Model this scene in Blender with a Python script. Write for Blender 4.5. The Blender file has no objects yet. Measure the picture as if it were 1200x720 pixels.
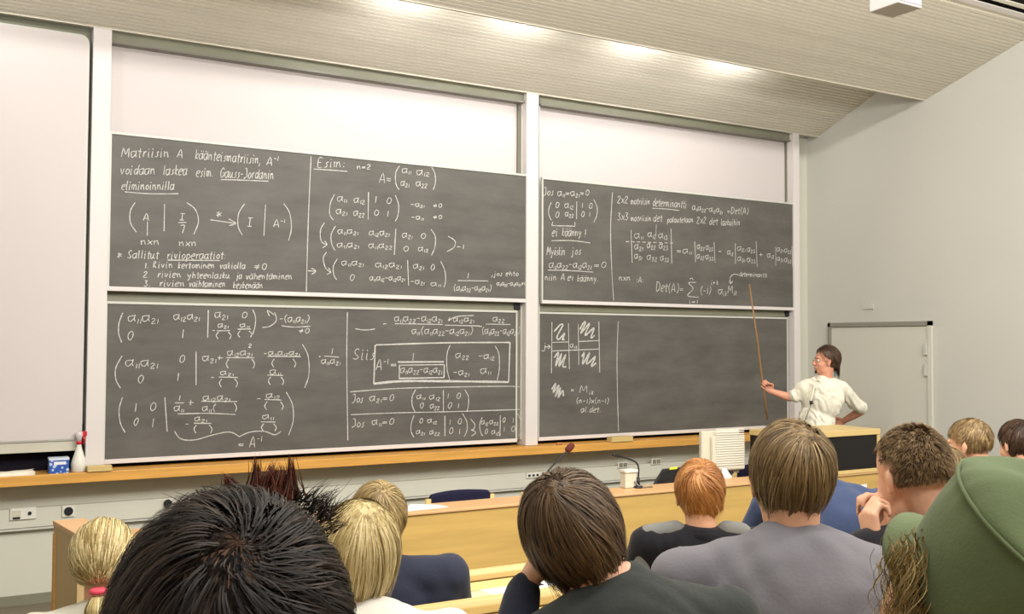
import bpy, bmesh, math, random
import numpy as np
from mathutils import Vector, Matrix, noise

random.seed(7); RNG = np.random.default_rng(11)
SC = bpy.context.scene
COL = SC.collection
PI = math.pi
R_ = math.radians

# ------------------------------------------------------------------ camera
EYE = 1.92
FPX = 1170.0
YAW, PITCH, ROLL = R_(30.236), R_(2.079), R_(0.24)
_F = np.array([math.sin(YAW)*math.cos(PITCH), math.cos(YAW)*math.cos(PITCH), math.sin(PITCH)])
_R = np.array([math.cos(YAW), -math.sin(YAW), 0.0]); _U = np.cross(_R, _F)
_R, _U = _R*math.cos(ROLL)+_U*math.sin(ROLL), _U*math.cos(ROLL)-_R*math.sin(ROLL)
CAM = np.array([0.0, 0.0, EYE])
cd = bpy.data.cameras.new('camera'); cam = bpy.data.objects.new('camera', cd); COL.objects.link(cam)
cd.sensor_fit = 'HORIZONTAL'; cd.sensor_width = 36.0; cd.lens = 36.0*FPX/1200.0; cd.clip_start = 0.05
m = Matrix.Identity(4)
for i in range(3):
    m[i][0] = _R[i]; m[i][1] = _U[i]; m[i][2] = -_F[i]; m[i][3] = CAM[i]
cam.matrix_world = m
SC.camera = cam

# ------------------------------------------------------------------ world, lights, exposure
SC.view_settings.view_transform = 'Standard'
SC.view_settings.look = 'None'
SC.view_settings.gamma = 1.0
SC.view_settings.exposure = -0.12
w = bpy.data.worlds.new('world'); SC.world = w; w.use_nodes = True
w.node_tree.nodes['Background'].inputs[0].default_value = (1.0, 0.975, 0.94, 1)
w.node_tree.nodes['Background'].inputs[1].default_value = 0.36

def area(name, loc, size, size_y, power, aim, color=(1, 0.965, 0.925)):
    l = bpy.data.lights.new(name, 'AREA'); l.shape = 'RECTANGLE'; l.size = size; l.size_y = size_y
    l.energy = power; l.color = color
    o = bpy.data.objects.new(name, l); COL.objects.link(o); o.location = loc
    d = Vector(aim)-Vector(loc)
    o.rotation_euler = d.to_track_quat('-Z', 'Y').to_euler()
    return o
# rows of fluorescent light over the audience, long across the hall
area('hall_light', (3.6, 0.3, 5.75), 9.0, 0.30, 350, (4.6, 5.0, 1.6))
area('hall_light', (3.2, -3.0, 6.2), 9.0, 0.4, 260, (4.0, 4.0, 0.5))
area('aisle_light', (3.0, 2.6, 5.35), 7.0, 0.5, 170, (3.2, 2.9, 0.0))
area('wall_fill', (1.2, 3.4, 4.7), 0.4, 3.0, 115, (8.6, 5.5, 1.8))  # added fill aimed at the right wall, not one of the fluorescent rows

area('ceiling_fill', (3.4, 1.6, 3.9), 8.0, 0.5, 230, (4.4, 5.2, 5.2))   # added fill without a fixture, lifts the brightness of the ceiling

# ------------------------------------------------------------------ pixel to plane
def ray(x, y): return _F + _R*((x-600)/FPX) - _U*((y-360)/FPX)
def PY(x, y, Y): d = ray(x, y); return Vector(CAM + d*(Y/d[1]))
def PX(x, y, X): d = ray(x, y); return Vector(CAM + d*(X/d[0]))
def PD(x, y, depth): return Vector(CAM + ray(x, y)*depth)

# ------------------------------------------------------------------ materials
def lin(c):
    c = c/255.0
    return c/12.92 if c <= 0.04045 else ((c+0.055)/1.055)**2.4
def rgb(r, g, b, a=1): return (lin(r), lin(g), lin(b), a)
def mat(name, col, rough=0.6, spec=0.3, var=0.0, vscale=3.0, bump=0.0, bscale=60.0, stretch=(1, 1, 1), metal=0.0, emit=0, sheen=0):
    M = bpy.data.materials.new(name); M.use_nodes = True; nt = M.node_tree; b = nt.nodes['Principled BSDF']
    b.inputs['Base Color'].default_value = rgb(*col); b.inputs['Roughness'].default_value = rough
    b.inputs['Specular IOR Level'].default_value = spec; b.inputs['Metallic'].default_value = metal
    if sheen: b.inputs['Sheen Weight'].default_value = sheen
    if emit:
        b.inputs['Emission Color'].default_value = rgb(*col); b.inputs['Emission Strength'].default_value = emit
    if var or bump:
        tc = nt.nodes.new('ShaderNodeTexCoord'); mp = nt.nodes.new('ShaderNodeMapping')
        mp.inputs['Scale'].default_value = stretch; nt.links.new(tc.outputs['Object'], mp.inputs['Vector'])
    if var:
        n = nt.nodes.new('ShaderNodeTexNoise'); n.inputs['Scale'].default_value = vscale; n.inputs['Detail'].default_value = 5
        nt.links.new(mp.outputs[0], n.inputs['Vector'])
        r = nt.nodes.new('ShaderNodeValToRGB'); c0 = rgb(*col)
        r.color_ramp.elements[0].position = 0.3; r.color_ramp.elements[1].position = 0.7
        r.color_ramp.elements[0].color = tuple(max(0, v*(1-var)) for v in c0[:3])+(1,)
        r.color_ramp.elements[1].color = tuple(min(1, v*(1+var)) for v in c0[:3])+(1,)
        nt.links.new(n.outputs[0], r.inputs[0]); nt.links.new(r.outputs[0], b.inputs['Base Color'])
    if bump:
        n2 = nt.nodes.new('ShaderNodeTexNoise'); n2.inputs['Scale'].default_value = bscale; n2.inputs['Detail'].default_value = 3
        nt.links.new(mp.outputs[0], n2.inputs['Vector'])
        bp = nt.nodes.new('ShaderNodeBump'); bp.inputs['Strength'].default_value = bump; bp.inputs['Distance'].default_value = 0.003
        nt.links.new(n2.outputs[0], bp.inputs['Height']); nt.links.new(bp.outputs[0], b.inputs['Normal'])
    return M
def tone_mat(name, dark, mid, light, rough=0.55, spec=0.35):
    """hair: the per-strand 'tone' attribute picks the shade of the strand"""
    M = bpy.data.materials.new(name); M.use_nodes = True; nt = M.node_tree; b = nt.nodes['Principled BSDF']
    b.inputs['Roughness'].default_value = rough; b.inputs['Specular IOR Level'].default_value = spec
    a = nt.nodes.new('ShaderNodeAttribute'); a.attribute_name = 'tone'
    r = nt.nodes.new('ShaderNodeValToRGB'); e = r.color_ramp.elements
    e[0].position = 0.0; e[0].color = rgb(*dark); e[1].position = 1.0; e[1].color = rgb(*light)
    k = e.new(0.5); k.color = rgb(*mid)
    nt.links.new(a.outputs['Fac'], r.inputs[0]); nt.links.new(r.outputs[0], b.inputs['Base Color'])
    return M

M = {}
M['wall'] = mat('wall_paint', (199, 198, 189), 0.85, 0.2, 0.02, 1.2, 0.05, 180)
M['wall_low'] = mat('wall_board_paint', (206, 205, 190), 0.8, 0.2, 0.02, 1.5)
M['ceiling'] = mat('ribbed_ceiling_metal', (214, 209, 194), 0.6, 0.3, 0.05, 1.0, 0, 0, (0.3, 8, 8))
M['recess_shade'] = mat('recess_shade_black', (24, 22, 32), 0.8, 0.1)
M['whiteboard'] = mat('white_enamel', (202, 194, 191), 0.55, 0.3, 0.012, 1.0)
M['post'] = mat('white_lacquer', (214, 208, 204), 0.45, 0.4)
M['rail'] = mat('greenish_grey_metal', (128, 128, 108), 0.5, 0.4, 0.06, 4)
M['alu'] = mat('brushed_aluminium', (200, 200, 190), 0.4, 0.5)
M['track'] = mat('dark_aluminium_track', (120, 116, 104), 0.4, 0.5)
M['floor'] = mat('floor_lino', (120, 112, 96), 0.6, 0.3, 0.05, 2)
M['ledge'] = mat('ledge_wood', (212, 158, 78), 0.45, 0.35, 0.14, 2.5, 0.05, 50, (0.6, 6, 12))
M['birch'] = mat('birch_veneer', (190, 158, 92), 0.45, 0.3, 0.10, 2.2, 0.03, 60, (0.7, 6, 9))
M['birch_edge'] = mat('birch_edge', (206, 180, 120), 0.4, 0.35, 0.08, 2.5, 0.03, 60, (0.7, 6, 9))
M['counter'] = mat('pinkish_counter_wood', (208, 166, 118), 0.45, 0.35, 0.06, 2.5, 0, 0, (0.7, 6, 9))
M['laminate'] = mat('beige_laminate', (204, 192, 156), 0.5, 0.3, 0.03, 5)
M['groove'] = mat('groove_brown', (96, 68, 30), 0.8, 0.1)
M['black'] = mat('black_panel', (26, 23, 22), 0.6, 0.3)
M['blackplastic'] = mat('black_plastic', (32, 31, 36), 0.45, 0.4)
M['beigeplastic'] = mat('beige_plastic', (204, 200, 180), 0.5, 0.35)
M['whiteplastic'] = mat('white_plastic', (222, 220, 208), 0.5, 0.4)
M['paper'] = mat('paper', (232, 230, 234), 0.8, 0.1)
M['navyfabric'] = mat('navy_upholstery', (38, 36, 58), 0.9, 0.1, 0.1, 40)
M['door'] = mat('door_paint', (206, 204, 192), 0.6, 0.3, 0.01, 1.5)
M['doorframe'] = mat('door_frame_paint', (140, 138, 126), 0.6, 0.3)
M['skin'] = mat('skin', (222, 170, 140), 0.55, 0.35, 0.05, 30)
M['skin_l'] = mat('skin_lecturer', (205, 146, 118), 0.55, 0.35, 0.08, 25)
M['pink'] = mat('pink_band', (236, 90, 110), 0.7, 0.2)
M['red'] = mat('red_plastic', (196, 36, 52), 0.4, 0.4)
M['yellow'] = mat('yellow_sticker', (226, 226, 60), 0.6, 0.2)
M['eye'] = mat('eyeball', (225, 220, 212), 0.3, 0.5)
M['iris'] = mat('iris', (50, 38, 30), 0.3, 0.5)
M['lip'] = mat('lip', (176, 100, 92), 0.5, 0.3)
M['trouser'] = mat('dark_trousers', (52, 54, 66), 0.9, 0.1, 0.1, 20)
M['leather'] = mat('black_leather', (28, 25, 24), 0.5, 0.4)
def board_mat():
    Mt = mat('slate_green_grey_board', (88, 85, 80), 0.5, 0.28)
    nt = Mt.node_tree; b = nt.nodes['Principled BSDF']
    tc = nt.nodes.new('ShaderNodeTexCoord'); mp = nt.nodes.new('ShaderNodeMapping'); mp.inputs['Scale'].default_value = (0.8, 1, 2.4)
    nt.links.new(tc.outputs['Object'], mp.inputs[0])
    n = nt.nodes.new('ShaderNodeTexNoise'); n.inputs['Scale'].default_value = 2.2; n.inputs['Detail'].default_value = 7; n.inputs['Roughness'].default_value = 0.6
    nt.links.new(mp.outputs[0], n.inputs['Vector'])
    r = nt.nodes.new('ShaderNodeValToRGB'); r.color_ramp.elements[0].position = 0.3; r.color_ramp.elements[1].position = 0.75
    r.color_ramp.elements[0].color = rgb(82, 80, 75); r.color_ramp.elements[1].color = rgb(106, 103, 98)   # wiped chalk dust
    nt.links.new(n.outputs[0], r.inputs[0]); nt.links.new(r.outputs[0], b.inputs['Base Color'])
    return Mt
M['board'] = board_mat()
M['chalk'] = mat('chalk', (196, 194, 188), 0.95, 0.05, 0.25, 60)
M['chalk2'] = mat('chalk_soft', (158, 156, 150), 0.95, 0.05, 0.2, 60)

# ------------------------------------------------------------------ mesh helpers
class MB:
    def __init__(s): s.v = []; s.f = []
    def add(s, vs, fs):
        k = len(s.v); s.v += [tuple(v) for v in vs]; s.f += [tuple(i+k for i in f) for f in fs]; return s
    def box(s, a, b):
        x0, x1 = sorted((a[0], b[0])); y0, y1 = sorted((a[1], b[1])); z0, z1 = sorted((a[2], b[2]))
        return s.add([(x0, y0, z0), (x1, y0, z0), (x1, y1, z0), (x0, y1, z0), (x0, y0, z1), (x1, y0, z1), (x1, y1, z1), (x0, y1, z1)],
                     [(0, 3, 2, 1), (4, 5, 6, 7), (0, 1, 5, 4), (1, 2, 6, 5), (2, 3, 7, 6), (3, 0, 4, 7)])
    def hexa(s, p):   # eight corners: bottom ring then top ring
        return s.add(p, [(0, 3, 2, 1), (4, 5, 6, 7), (0, 1, 5, 4), (1, 2, 6, 5), (2, 3, 7, 6), (3, 0, 4, 7)])
    def prism(s, prof, x0, x1):  # profile in (y,z), extruded along x
        n = len(prof)
        vs = [(x0, y, z) for y, z in prof]+[(x1, y, z) for y, z in prof]
        return s.add(vs, [(i, (i+1) % n, n+(i+1) % n, n+i) for i in range(n)]+[tuple(range(n-1, -1, -1)), tuple(range(n, 2*n))])
    def tube(s, pts, r, n=8, cap=True):
        pts = [Vector(p) for p in pts]; rs = r if hasattr(r, '__len__') else [r]*len(pts)
        up = Vector((0.13, 0.21, 0.97)); vs = []
        for i, p in enumerate(pts):
            t = (pts[min(i+1, len(pts)-1)]-pts[max(i-1, 0)]).normalized()
            a = t.cross(up); a = a.normalized() if a.length > 1e-3 else t.orthogonal().normalized(); c = t.cross(a)
            for k in range(n):
                q = 2*PI*k/n; vs.append(p+(a*math.cos(q)+c*math.sin(q))*rs[i])
        fs = [(i*n+k, i*n+(k+1) % n, (i+1)*n+(k+1) % n, (i+1)*n+k) for i in range(len(pts)-1) for k in range(n)]
        if cap: fs += [tuple(range(n-1, -1, -1)), tuple(range((len(pts)-1)*n, len(pts)*n))]
        return s.add(vs, fs)
    def lathe(s, prof, c, n=20, sx=1, sy=1):  # profile (r,z)
        vs = [(c[0]+r*sx*math.cos(2*PI*k/n), c[1]+r*sy*math.sin(2*PI*k/n), c[2]+z) for r, z in prof for k in range(n)]
        fs = [(i*n+k, i*n+(k+1) % n, (i+1)*n+(k+1) % n, (i+1)*n+k) for i in range(len(prof)-1) for k in range(n)]
        fs += [tuple(range(n-1, -1, -1)), tuple(range((len(prof)-1)*n, len(prof)*n))]
        return s.add(vs, fs)
    def build(s, name, m, parent=None, smooth=False, bevel=0.0):
        me = bpy.data.meshes.new(name); off = Vector(wpos(parent)) if parent else Vector((0, 0, 0))
        me.from_pydata([Vector(v)-off for v in s.v], [], s.f); me.update()
        if smooth:
            for p in me.polygons: p.use_smooth = True
        me.materials.append(m)
        o = bpy.data.objects.new(name, me); COL.objects.link(o)
        if parent: o.parent = parent
        if bevel:
            bv = o.modifiers.new('bevel', 'BEVEL'); bv.width = bevel; bv.segments = 2; bv.limit_method = 'ANGLE'
        return o
def wpos(o):
    p = Vector((0, 0, 0))
    while o: p += o.location; o = o.parent
    return p
def empty(name, loc, label, cat, group=None):
    o = bpy.data.objects.new(name, None); COL.objects.link(o); o.location = loc; o.empty_display_size = 0.1
    return tag(o, label, cat, group)
def tag(o, label, cat, group=None):
    o['label'] = label; o['category'] = cat
    if group: o['group'] = group
    return o
def struct(o, label=None):
    o['kind'] = 'structure'
    if label: o['label'] = label
    return o
def rebase(o, p):   # put the origin of a top-level mesh at its base
    p = Vector(p)
    for v in o.data.vertices: v.co -= p
    o.location = p; return o

# ------------------------------------------------------------------ room shell
XR, YW, XL, YB = 8.659, 8.15, -3.2, -4.5
Y2, Z2, SL2 = 6.575, 4.397, 0.315
wf = struct(MB().box((XL, YW, -0.1), (XR, YW+0.15, 4.9)).build('wall_front', M['wall_low']))
wr = struct(MB().box((XR, YB, -0.1), (XR+0.15, YW+0.15, 8.2)).build('wall_right', M['wall']))
struct(MB().box((XL-0.15, YB, -0.1), (XL, YW+0.15, 8.2)).build('wall_left', M['wall']))
struct(MB().box((XL, 3.75, -0.12), (XR, YW, 0.0)).build('floor', M['floor']))
# stepped seating tiers
TIER = [(3.72, 2.5, 0.24), (2.5, 1.25, 0.46), (1.25, 0.0, 0.68), (0.0, YB, 0.90)]
tr = MB()
for a, b, z in TIER: tr.box((XL, b, -0.12), (XR, a, z))
struct(tr.build('floor', M['floor']))
struct(MB().box((XR-0.02, 3.75, 0.0), (XR, 6.46, 0.09)).build('baseboard_right', M['rail']))
struct(MB().box((XL, YW-0.02, 0.0), (XR, YW, 0.07)).build('baseboard_front', M['rail']))

def ribbed(name, ya, za, yb, zb, x0, x1, pitch=0.043, depth=0.011):
    """ceiling of narrow ribbed metal boards running across the hall; slopes from (ya,za) to (yb,zb)"""
    L = math.hypot(yb-ya, zb-za); n = int(L/pitch); dy, dz = (yb-ya)/L, (zb-za)/L; ny, nz = dz, -dy
    if nz > 0: ny, nz = -ny, -nz
    prof = []
    for i in range(n):
        for t, h in ((0.0, 0), (0.74, 0), (0.80, -1), (0.96, -1)):
            s = (i+t)*pitch; prof.append((ya+dy*s+ny*h*depth, za+dz*s+nz*h*depth))
    prof.append((yb, zb))
    mb = MB(); k = len(prof)
    vs = [(x0, y, z) for y, z in prof]+[(x1, y, z) for y, z in prof]
    mb.add(vs, [(i, i+1, k+i+1, k+i) for i in range(k-1)])
    # back of the boards
    mb.hexa([(x0, ya-ny*.02, za-nz*.02), (x1, ya-ny*.02, za-nz*.02), (x1, yb-ny*.02, zb-nz*.02), (x0, yb-ny*.02, zb-nz*.02),
             (x0, ya-ny*.06, za-nz*.06), (x1, ya-ny*.06, za-nz*.06), (x1, yb-ny*.06, zb-nz*.06), (x0, yb-ny*.06, zb-nz*.06)])
    return struct(mb.build(name, M['ceiling']))
YC1 = 7.98
ribbed('ceiling', YC1, 4.272, 5.9, 4.272+0.405*(YC1-5.9), XL, XR)
struct(MB().box((XL, YC1-0.02, 4.272), (XR, YC1+0.02, 4.36)).build('trim_ceiling_front', M['ceiling']))
def z2(y): return Z2+SL2*(Y2-y)
_d = ray(1200, 22); VY0 = (Z2+SL2*Y2-EYE)/(_d[2]/_d[1]+SL2); VY1 = VY0-0.50      # slot grille band

ribbed('ceiling', Y2, Z2, VY0, z2(VY0), XL, XR)
ribbed('ceiling', VY1, z2(VY1), -1.2, z2(-1.2), XL, XR, 0.09)
struct(MB().hexa([(XL, -1.2, z2(-1.2)), (XR, -1.2, z2(-1.2)), (XR, YB, z2(-1.2)), (XL, YB, z2(-1.2)),
                  (XL, -1.2, z2(-1.2)+.1), (XR, -1.2, z2(-1.2)+.1), (XR, YB, z2(-1.2)+.1), (XL, YB, z2(-1.2)+.1)]).build('ceiling', M['ceiling']))
# front lip of the lower ceiling board, hides the cove lamps
struct(MB().box((XL, Y2-0.015, Z2), (XR, Y2+0.015, Z2+0.10)).build('trim_ceiling_lip', M['ceiling']))
# cove lamps
GLOW = mat('lamp_glow', (255, 248, 235), emit=5)
for i, (qx, lab) in enumerate(((None, -1.3), (None, .1), (470, 2), (605, 20), (742, 48), (850, 72))):
    px = lab if qx is None else PY(qx, lab, 7.2).x
    nm = ('first', 'second', 'third', 'fourth', 'fifth', 'last')[i]
    t = empty('cove_lamp', (px, Y2+0.05, Z2+0.12), '%s cove lamp from the left, hidden above the lower ceiling edge' % nm, 'lamp', 'cove lamps along the ceiling step')
    MB().box((px-0.12, Y2+0.016, Z2+0.09), (px+0.12, Y2+0.16, Z2+0.115)).build('housing', M['whiteplastic'], t)
    MB().tube([(px-0.10, Y2+0.12, Z2+0.132), (px+0.10, Y2+0.12, Z2+0.132)], 0.012).build('lamp_tube', GLOW, t, True)
    l = bpy.data.lights.new('lamp_light', 'AREA'); l.shape = 'RECTANGLE'; l.size = 0.2; l.size_y = 0.05; l.energy = 11; l.color = (1, .975, .96)
    lo = bpy.data.objects.new('lamp_light', l); COL.objects.link(lo); lo.parent = t
    lo.location = (0, 0.10, 0.035)
    lo.rotation_euler = Vector((0, 0.9, 0.30)).to_track_quat('-Z', 'Y').to_euler()
# slot grille in the ceiling, upper right
g = empty('ceiling_vent', (4.0, VY0, z2(VY0)), 'long dark slotted grille set into the ribbed ceiling, upper right corner', 'vent')
def sl(y, x0, x1, h0, h1): return [(x0, y[0], z2(y[0])+h0), (x1, y[0], z2(y[0])+h0), (x1, y[1], z2(y[1])+h0), (x0, y[1], z2(y[1])+h0),
                                 (x0, y[0], z2(y[0])+h1), (x1, y[0], z2(y[0])+h1), (x1, y[1], z2(y[1])+h1), (x0, y[1], z2(y[1])+h1)]
MB().hexa(sl((VY0, VY1), XL, XR, 0.05, 0.08)).build('duct', M['black'], g)
yy = VY0
for k in range(5):
    MB().hexa(sl((yy, yy-0.038 if k else yy-0.05), XL, XR, -0.003, 0.005)).build('slat', M['post'] if k == 0 else M['ceiling'], g); yy -= 0.10
MB().hexa(sl((VY0-.05, VY0-.46), 6.55, 6.62, -0.002, 0.022)).build('cross_bar', M['ceiling'], g)

# white box fitting hanging from the ceiling
a = PD(1047, 13, 6.0); fz = z2(a.y)
fx = empty('ceiling_fitting', (a.x, a.y, fz), 'white translucent box fitting hanging under the ribbed ceiling at top', 'fixture')
MB().box((a.x-0.105, a.y-0.12, a.z), (a.x+0.105, a.y+0.09, a.z+0.20)).build('housing', mat('fitting_grey_white', (176, 172, 170), .5), fx, bevel=0.006)
MB().box((a.x-0.095, a.y-0.125, a.z+.014), (a.x+0.095, a.y-0.119, a.z+0.185)).build('front_panel', mat('lilac_grey_panel', (150, 144, 150), 0.4, 0.4), fx)
MB().box((a.x-0.03, a.y-0.03, a.z+0.21), (a.x+0.03, a.y+0.03, fz+0.02)).build('hanger', M['alu'], fx)

# door on the right wall
dA, dB, dZ = 7.83, 6.50, 2.16
d = struct(MB().box((XR-0.012, dB+0.05, 0.01), (XR+0.02, dA-0.04, dZ-0.05)).build('door_1', M['door']), 'pale cream flush door in the right wall')
MB().box((XR-0.03, dB, 0), (XR-0.003, dB+0.045, dZ)).build('door_frame', M['door'], d)
MB().box((XR-0.03, dA-0.035, 0), (XR-0.003, dA, dZ)).build('door_frame', M['doorframe'], d)
MB().box((XR-0.03, dB, dZ-0.045), (XR-0.003, dA, dZ)).build('door_frame', M['doorframe'], d)
for z in (1.88, 1.67):
    MB().box((XR-0.04, dB+0.05, z-0.06), (XR-0.012, dB+0.085, z+0.06)).build('hinge', M['alu'], d)
sg = tag(MB().box((XR-0.015, 7.22, 2.30), (XR-0.002, 7.36, 2.36)).build('wall_plate', M['wall']), 'small blank cream plate on the wall above the door', 'plate')

# ------------------------------------------------------------------ board installation
# flat strip behind the boards; the recess shade is in its near-black colour
struct(MB().box((XL, YW-0.02, 0.96), (8.42, YW-0.004, 1.30)).build('trim_recess', M['recess_shade']))
PX0 = [(PY(104.5, 300, 7.965).x, PY(126.5, 300, 7.965).x), (PY(616.8, 300, 7.965).x, PY(631.0, 300, 7.965).x), (PY(930.5, 300, 7.965).x, PY(937.5, 300, 7.965).x)]
posts = []
for i, (x0, x1) in enumerate(PX0):
    lab = ['broad white vertical post at the left end of the chalkboards', 'white vertical post between the left and right chalkboards',
           'narrow cream vertical post at the right end of the chalkboards beside the lecturer'][i]
    o = MB().box((x0, 7.965, 0.97), (x1, 8.13, 4.275)).build('board_post', M['post'], bevel=0.004); tag(rebase(o, ((x0+x1)/2, 8.04, 0.97)), lab, 'post')
# back white panels + rails + side tracks
for i, (x0, x1) in enumerate(((1.135, 4.832), (4.972, 8.325))):
    side = ('left', 'right')[i]
    t = empty('white_panel', ((x0+x1)/2, 8.11, 1.3), 'tall white enamel panel showing above the %s chalkboards' % side, 'panel')
    MB().box((x0, 8.09, 1.3), (x1, 8.115, 4.20)).build('panel_face', M['whiteboard'], t)
    MB().box((x0, 8.02, 4.205), (x1, 8.125, 4.275)).build('top_rail', M['rail'], t)
    MB().box((x0, 8.00, 4.185), (x1, 8.10, 4.200)).build('top_track', M['track'], t)
    xr = x1
    for (u0, u1, yy0, mm) in ((0.0, 0.028, 8.03, 'track'), (0.030, 0.046, 8.045, 'alu'), (0.048, 0.075, 8.06, 'track'), (0.082, 0.092, 8.085, 'alu')):
        MB().box((xr-u1-0.0, yy0, 1.02), (xr-u0-0.001, 8.12, 4.19)).build('side_track', M[mm], t)
    MB().box((x0, 8.03, 1.02), (x0+0.012, 8.12, 4.19)).build('side_track', M['alu'], t)
BD = {}
def board(key, x0, x1, z0, z1, y, label, inset):
    t = empty('chalkboard', ((x0+x1)/2, y, z0), label, 'chalkboard', 'sliding chalkboards on the front wall')
    del t['group']
    MB().box((x0+.01, y, z0+.02), (x1-.01, y+0.018, z1-.012)).build('slate', M['board'], t)
    MB().box((x0, y-0.014, z0), (x1, y+0.022, z0+0.034)).build('frame_rail', M['post'], t, bevel=.003)
    MB().box((x0, y-0.010, z1-0.020), (x1, y+0.022, z1)).build('frame_rail', M['alu'], t, bevel=.003)
    MB().box((x0, y-0.006, z0+.034), (x0+0.014, y+0.022, z1-.02)).build('frame_stile', M['alu'], t)
    MB().box((x1-0.014, y-0.006, z0+.034), (x1, y+0.022, z1-.02)).build('frame_stile', M['alu'], t)
    BD[key] = (t, y)
    return t
YU, YLo = 7.985, 8.045
zt, zb_ = 3.505, 2.30
board('UL', 1.14, 4.828, zb_, zt, YU, 'upper left chalkboard filled with chalk text and matrices', 0)
board('UR', 4.975, 8.322, zb_-.005, zt-.01, YU, 'upper right chalkboard with chalked determinant formulas', 0)
board('LL', 1.14, 4.745, 1.00, 2.225, YLo, 'lower left chalkboard with matrix rows and a boxed inverse formula', 0)
board('LR', 4.975, 8.235, 1.00, 2.22, YLo, 'lower right chalkboard mostly bare with a hatched chalk grid', 0)
for i, (x0, x1) in enumerate(((1.14, 4.745), (4.975, 8.235))):   # grey rail seen between upper and lower boards
    t = BD[('LL', 'LR')[i]][0]
    MB().box((x0, YLo+0.012, 2.226), (x1, YLo+0.03, 2.36)).build('upper_rail', M['rail'], t)
    MB().box((x1-0.03, YLo-0.004, 2.235), (x1+0.03, YLo+0.01, 2.29)).build('roller_bracket', M['blackplastic'], t)

# big white board at the far left, rounded corners
def rrect(x0, x1, z0, z1, r, y0, y1, n=6):
    pts = []
    for cx, cz, a0 in ((x1-r, z1-r, 0), (x0+r, z1-r, 90), (x0+r, z0+r, 180), (x1-r, z0+r, 270)):
        for k in range(n+1):
            q = R_(a0+90*k/n); pts.append((cx+r*math.cos(q), cz+r*math.sin(q)))
    N = len(pts); mb = MB()
    mb.add([(x, y0, z) for x, z in pts]+[(x, y1, z) for x, z in pts],
           [tuple(range(N-1, -1, -1)), tuple(range(N, 2*N))]+[(i, (i+1) % N, N+(i+1) % N, N+i) for i in range(N)])
    return mb
t = empty('whiteboard', (-1.0, 7.98, 1.12), 'large plain whiteboard with rounded corners at the left edge', 'whiteboard')
rrect(-3.0, 0.975, 1.205, 4.195, 0.06, 7.965, 8.0).build('board_face', M['whiteboard'], t)
rrect(-3.01, 0.985, 1.195, 4.205, 0.065, 7.972, 8.02).build('rim', M['alu'], t)
MB().box((-3.0, 7.985, 1.118), (0.955, 8.03, 1.20)).build('lower_rail', mat('grey_beige_rail', (196, 192, 176), .5), t)
MB().box((-3.0, 8.06, 4.20), (0.98, 8.12, 4.275)).build('top_rail', M['rail'], t)
MB().box((0.965, 8.03, 0.98), (0.984, 8.12, 4.2)).build('side_track', M['track'], t)

# wooden ledge
lg = empty('chalk_ledge', (3.0, 7.87, 0.90), 'long honey-coloured wooden ledge running below the chalkboards', 'ledge')
MB().box((XL+.01, 7.86, 0.895), (8.45, YW-0.001, 0.968)).build('shelf', M['ledge'], lg, bevel=.004)
# trunking on wall
tk = empty('cable_trunking', (3.0, 8.13, 0.55), 'pale wall trunking that carries the sockets under the ledge', 'trunking')
MB().box((XL+.01, 8.085, 0.565), (XR-.3, YW-0.001, 0.705)).build('channel', M['wall_low'], tk, bevel=.003)
MB().box((XL+.01, 8.095, 0.545), (XR-.3, YW-0.001, 0.565)).build('lower_lip', M['alu'], tk)

def soc(px, py, wdt, hgt, label, kind):
    p = PY(px, py, 8.085); t = empty('wall_socket', (p.x, 8.085, p.z-hgt/2), label, 'socket')
    MB().box((p.x-wdt/2, 8.068, p.z-hgt/2), (p.x+wdt/2, 8.0845, p.z+hgt/2)).build('plate', M['whiteplastic'], t, bevel=.003)
    if kind == 'round':
        mb = MB(); n = 18
        mb.tube([(p.x, 8.069, p.z), (p.x, 8.058, p.z)], 0.031, n); mb.build('round_cover', M['blackplastic'], t)
    elif kind == 'twin':
        MB().box((p.x-wdt*.42, 8.062, p.z-.02), (p.x-.015, 8.068, p.z+.025)).build('flap', M['beigeplastic'], t)
        MB().box((p.x-wdt*.40, 8.060, p.z-.034), (p.x-.02, 8.068, p.z-.022)).build('slot', M['blackplastic'], t)
        MB().tube([(p.x+wdt*.25, 8.069, p.z), (p.x+wdt*.25, 8.06, p.z)], 0.013, 12).build('button', M['blackplastic'], t)
    elif kind == 'slots':
        for q in (-.3, 0.0, .3): MB().box((p.x+q*wdt-.012, 8.063, p.z-.010), (p.x+q*wdt+.012, 8.068, p.z+.008)).build('outlet', M['blackplastic'], t)
    else:
        for q in (-.22, .22): MB().box((p.x+q*wdt-.022, 8.064, p.z-.02), (p.x+q*wdt+.022, 8.068, p.z+.02)).build('outlet', M['rail'], t)
soc(27, 602, .17, .085, 'white twin socket plate with flap at the far left of the trunking', 'twin')
soc(80, 599, .085, .085, 'square socket plate with round black cover, left part of trunking', 'round')
soc(196, 590, .05, .05, 'small black round outlet on trunking just left of foreground head', 'round')
soc(624, 557, .15, .05, 'socket strip with three black outlets right of second navy chair', 'slots')
soc(729, 545, .12, .06, 'pale double socket above the small white desk box', 'pair')
soc(768, 541, .12, .06, 'pale double socket above the tilted black screen', 'pair')

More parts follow.
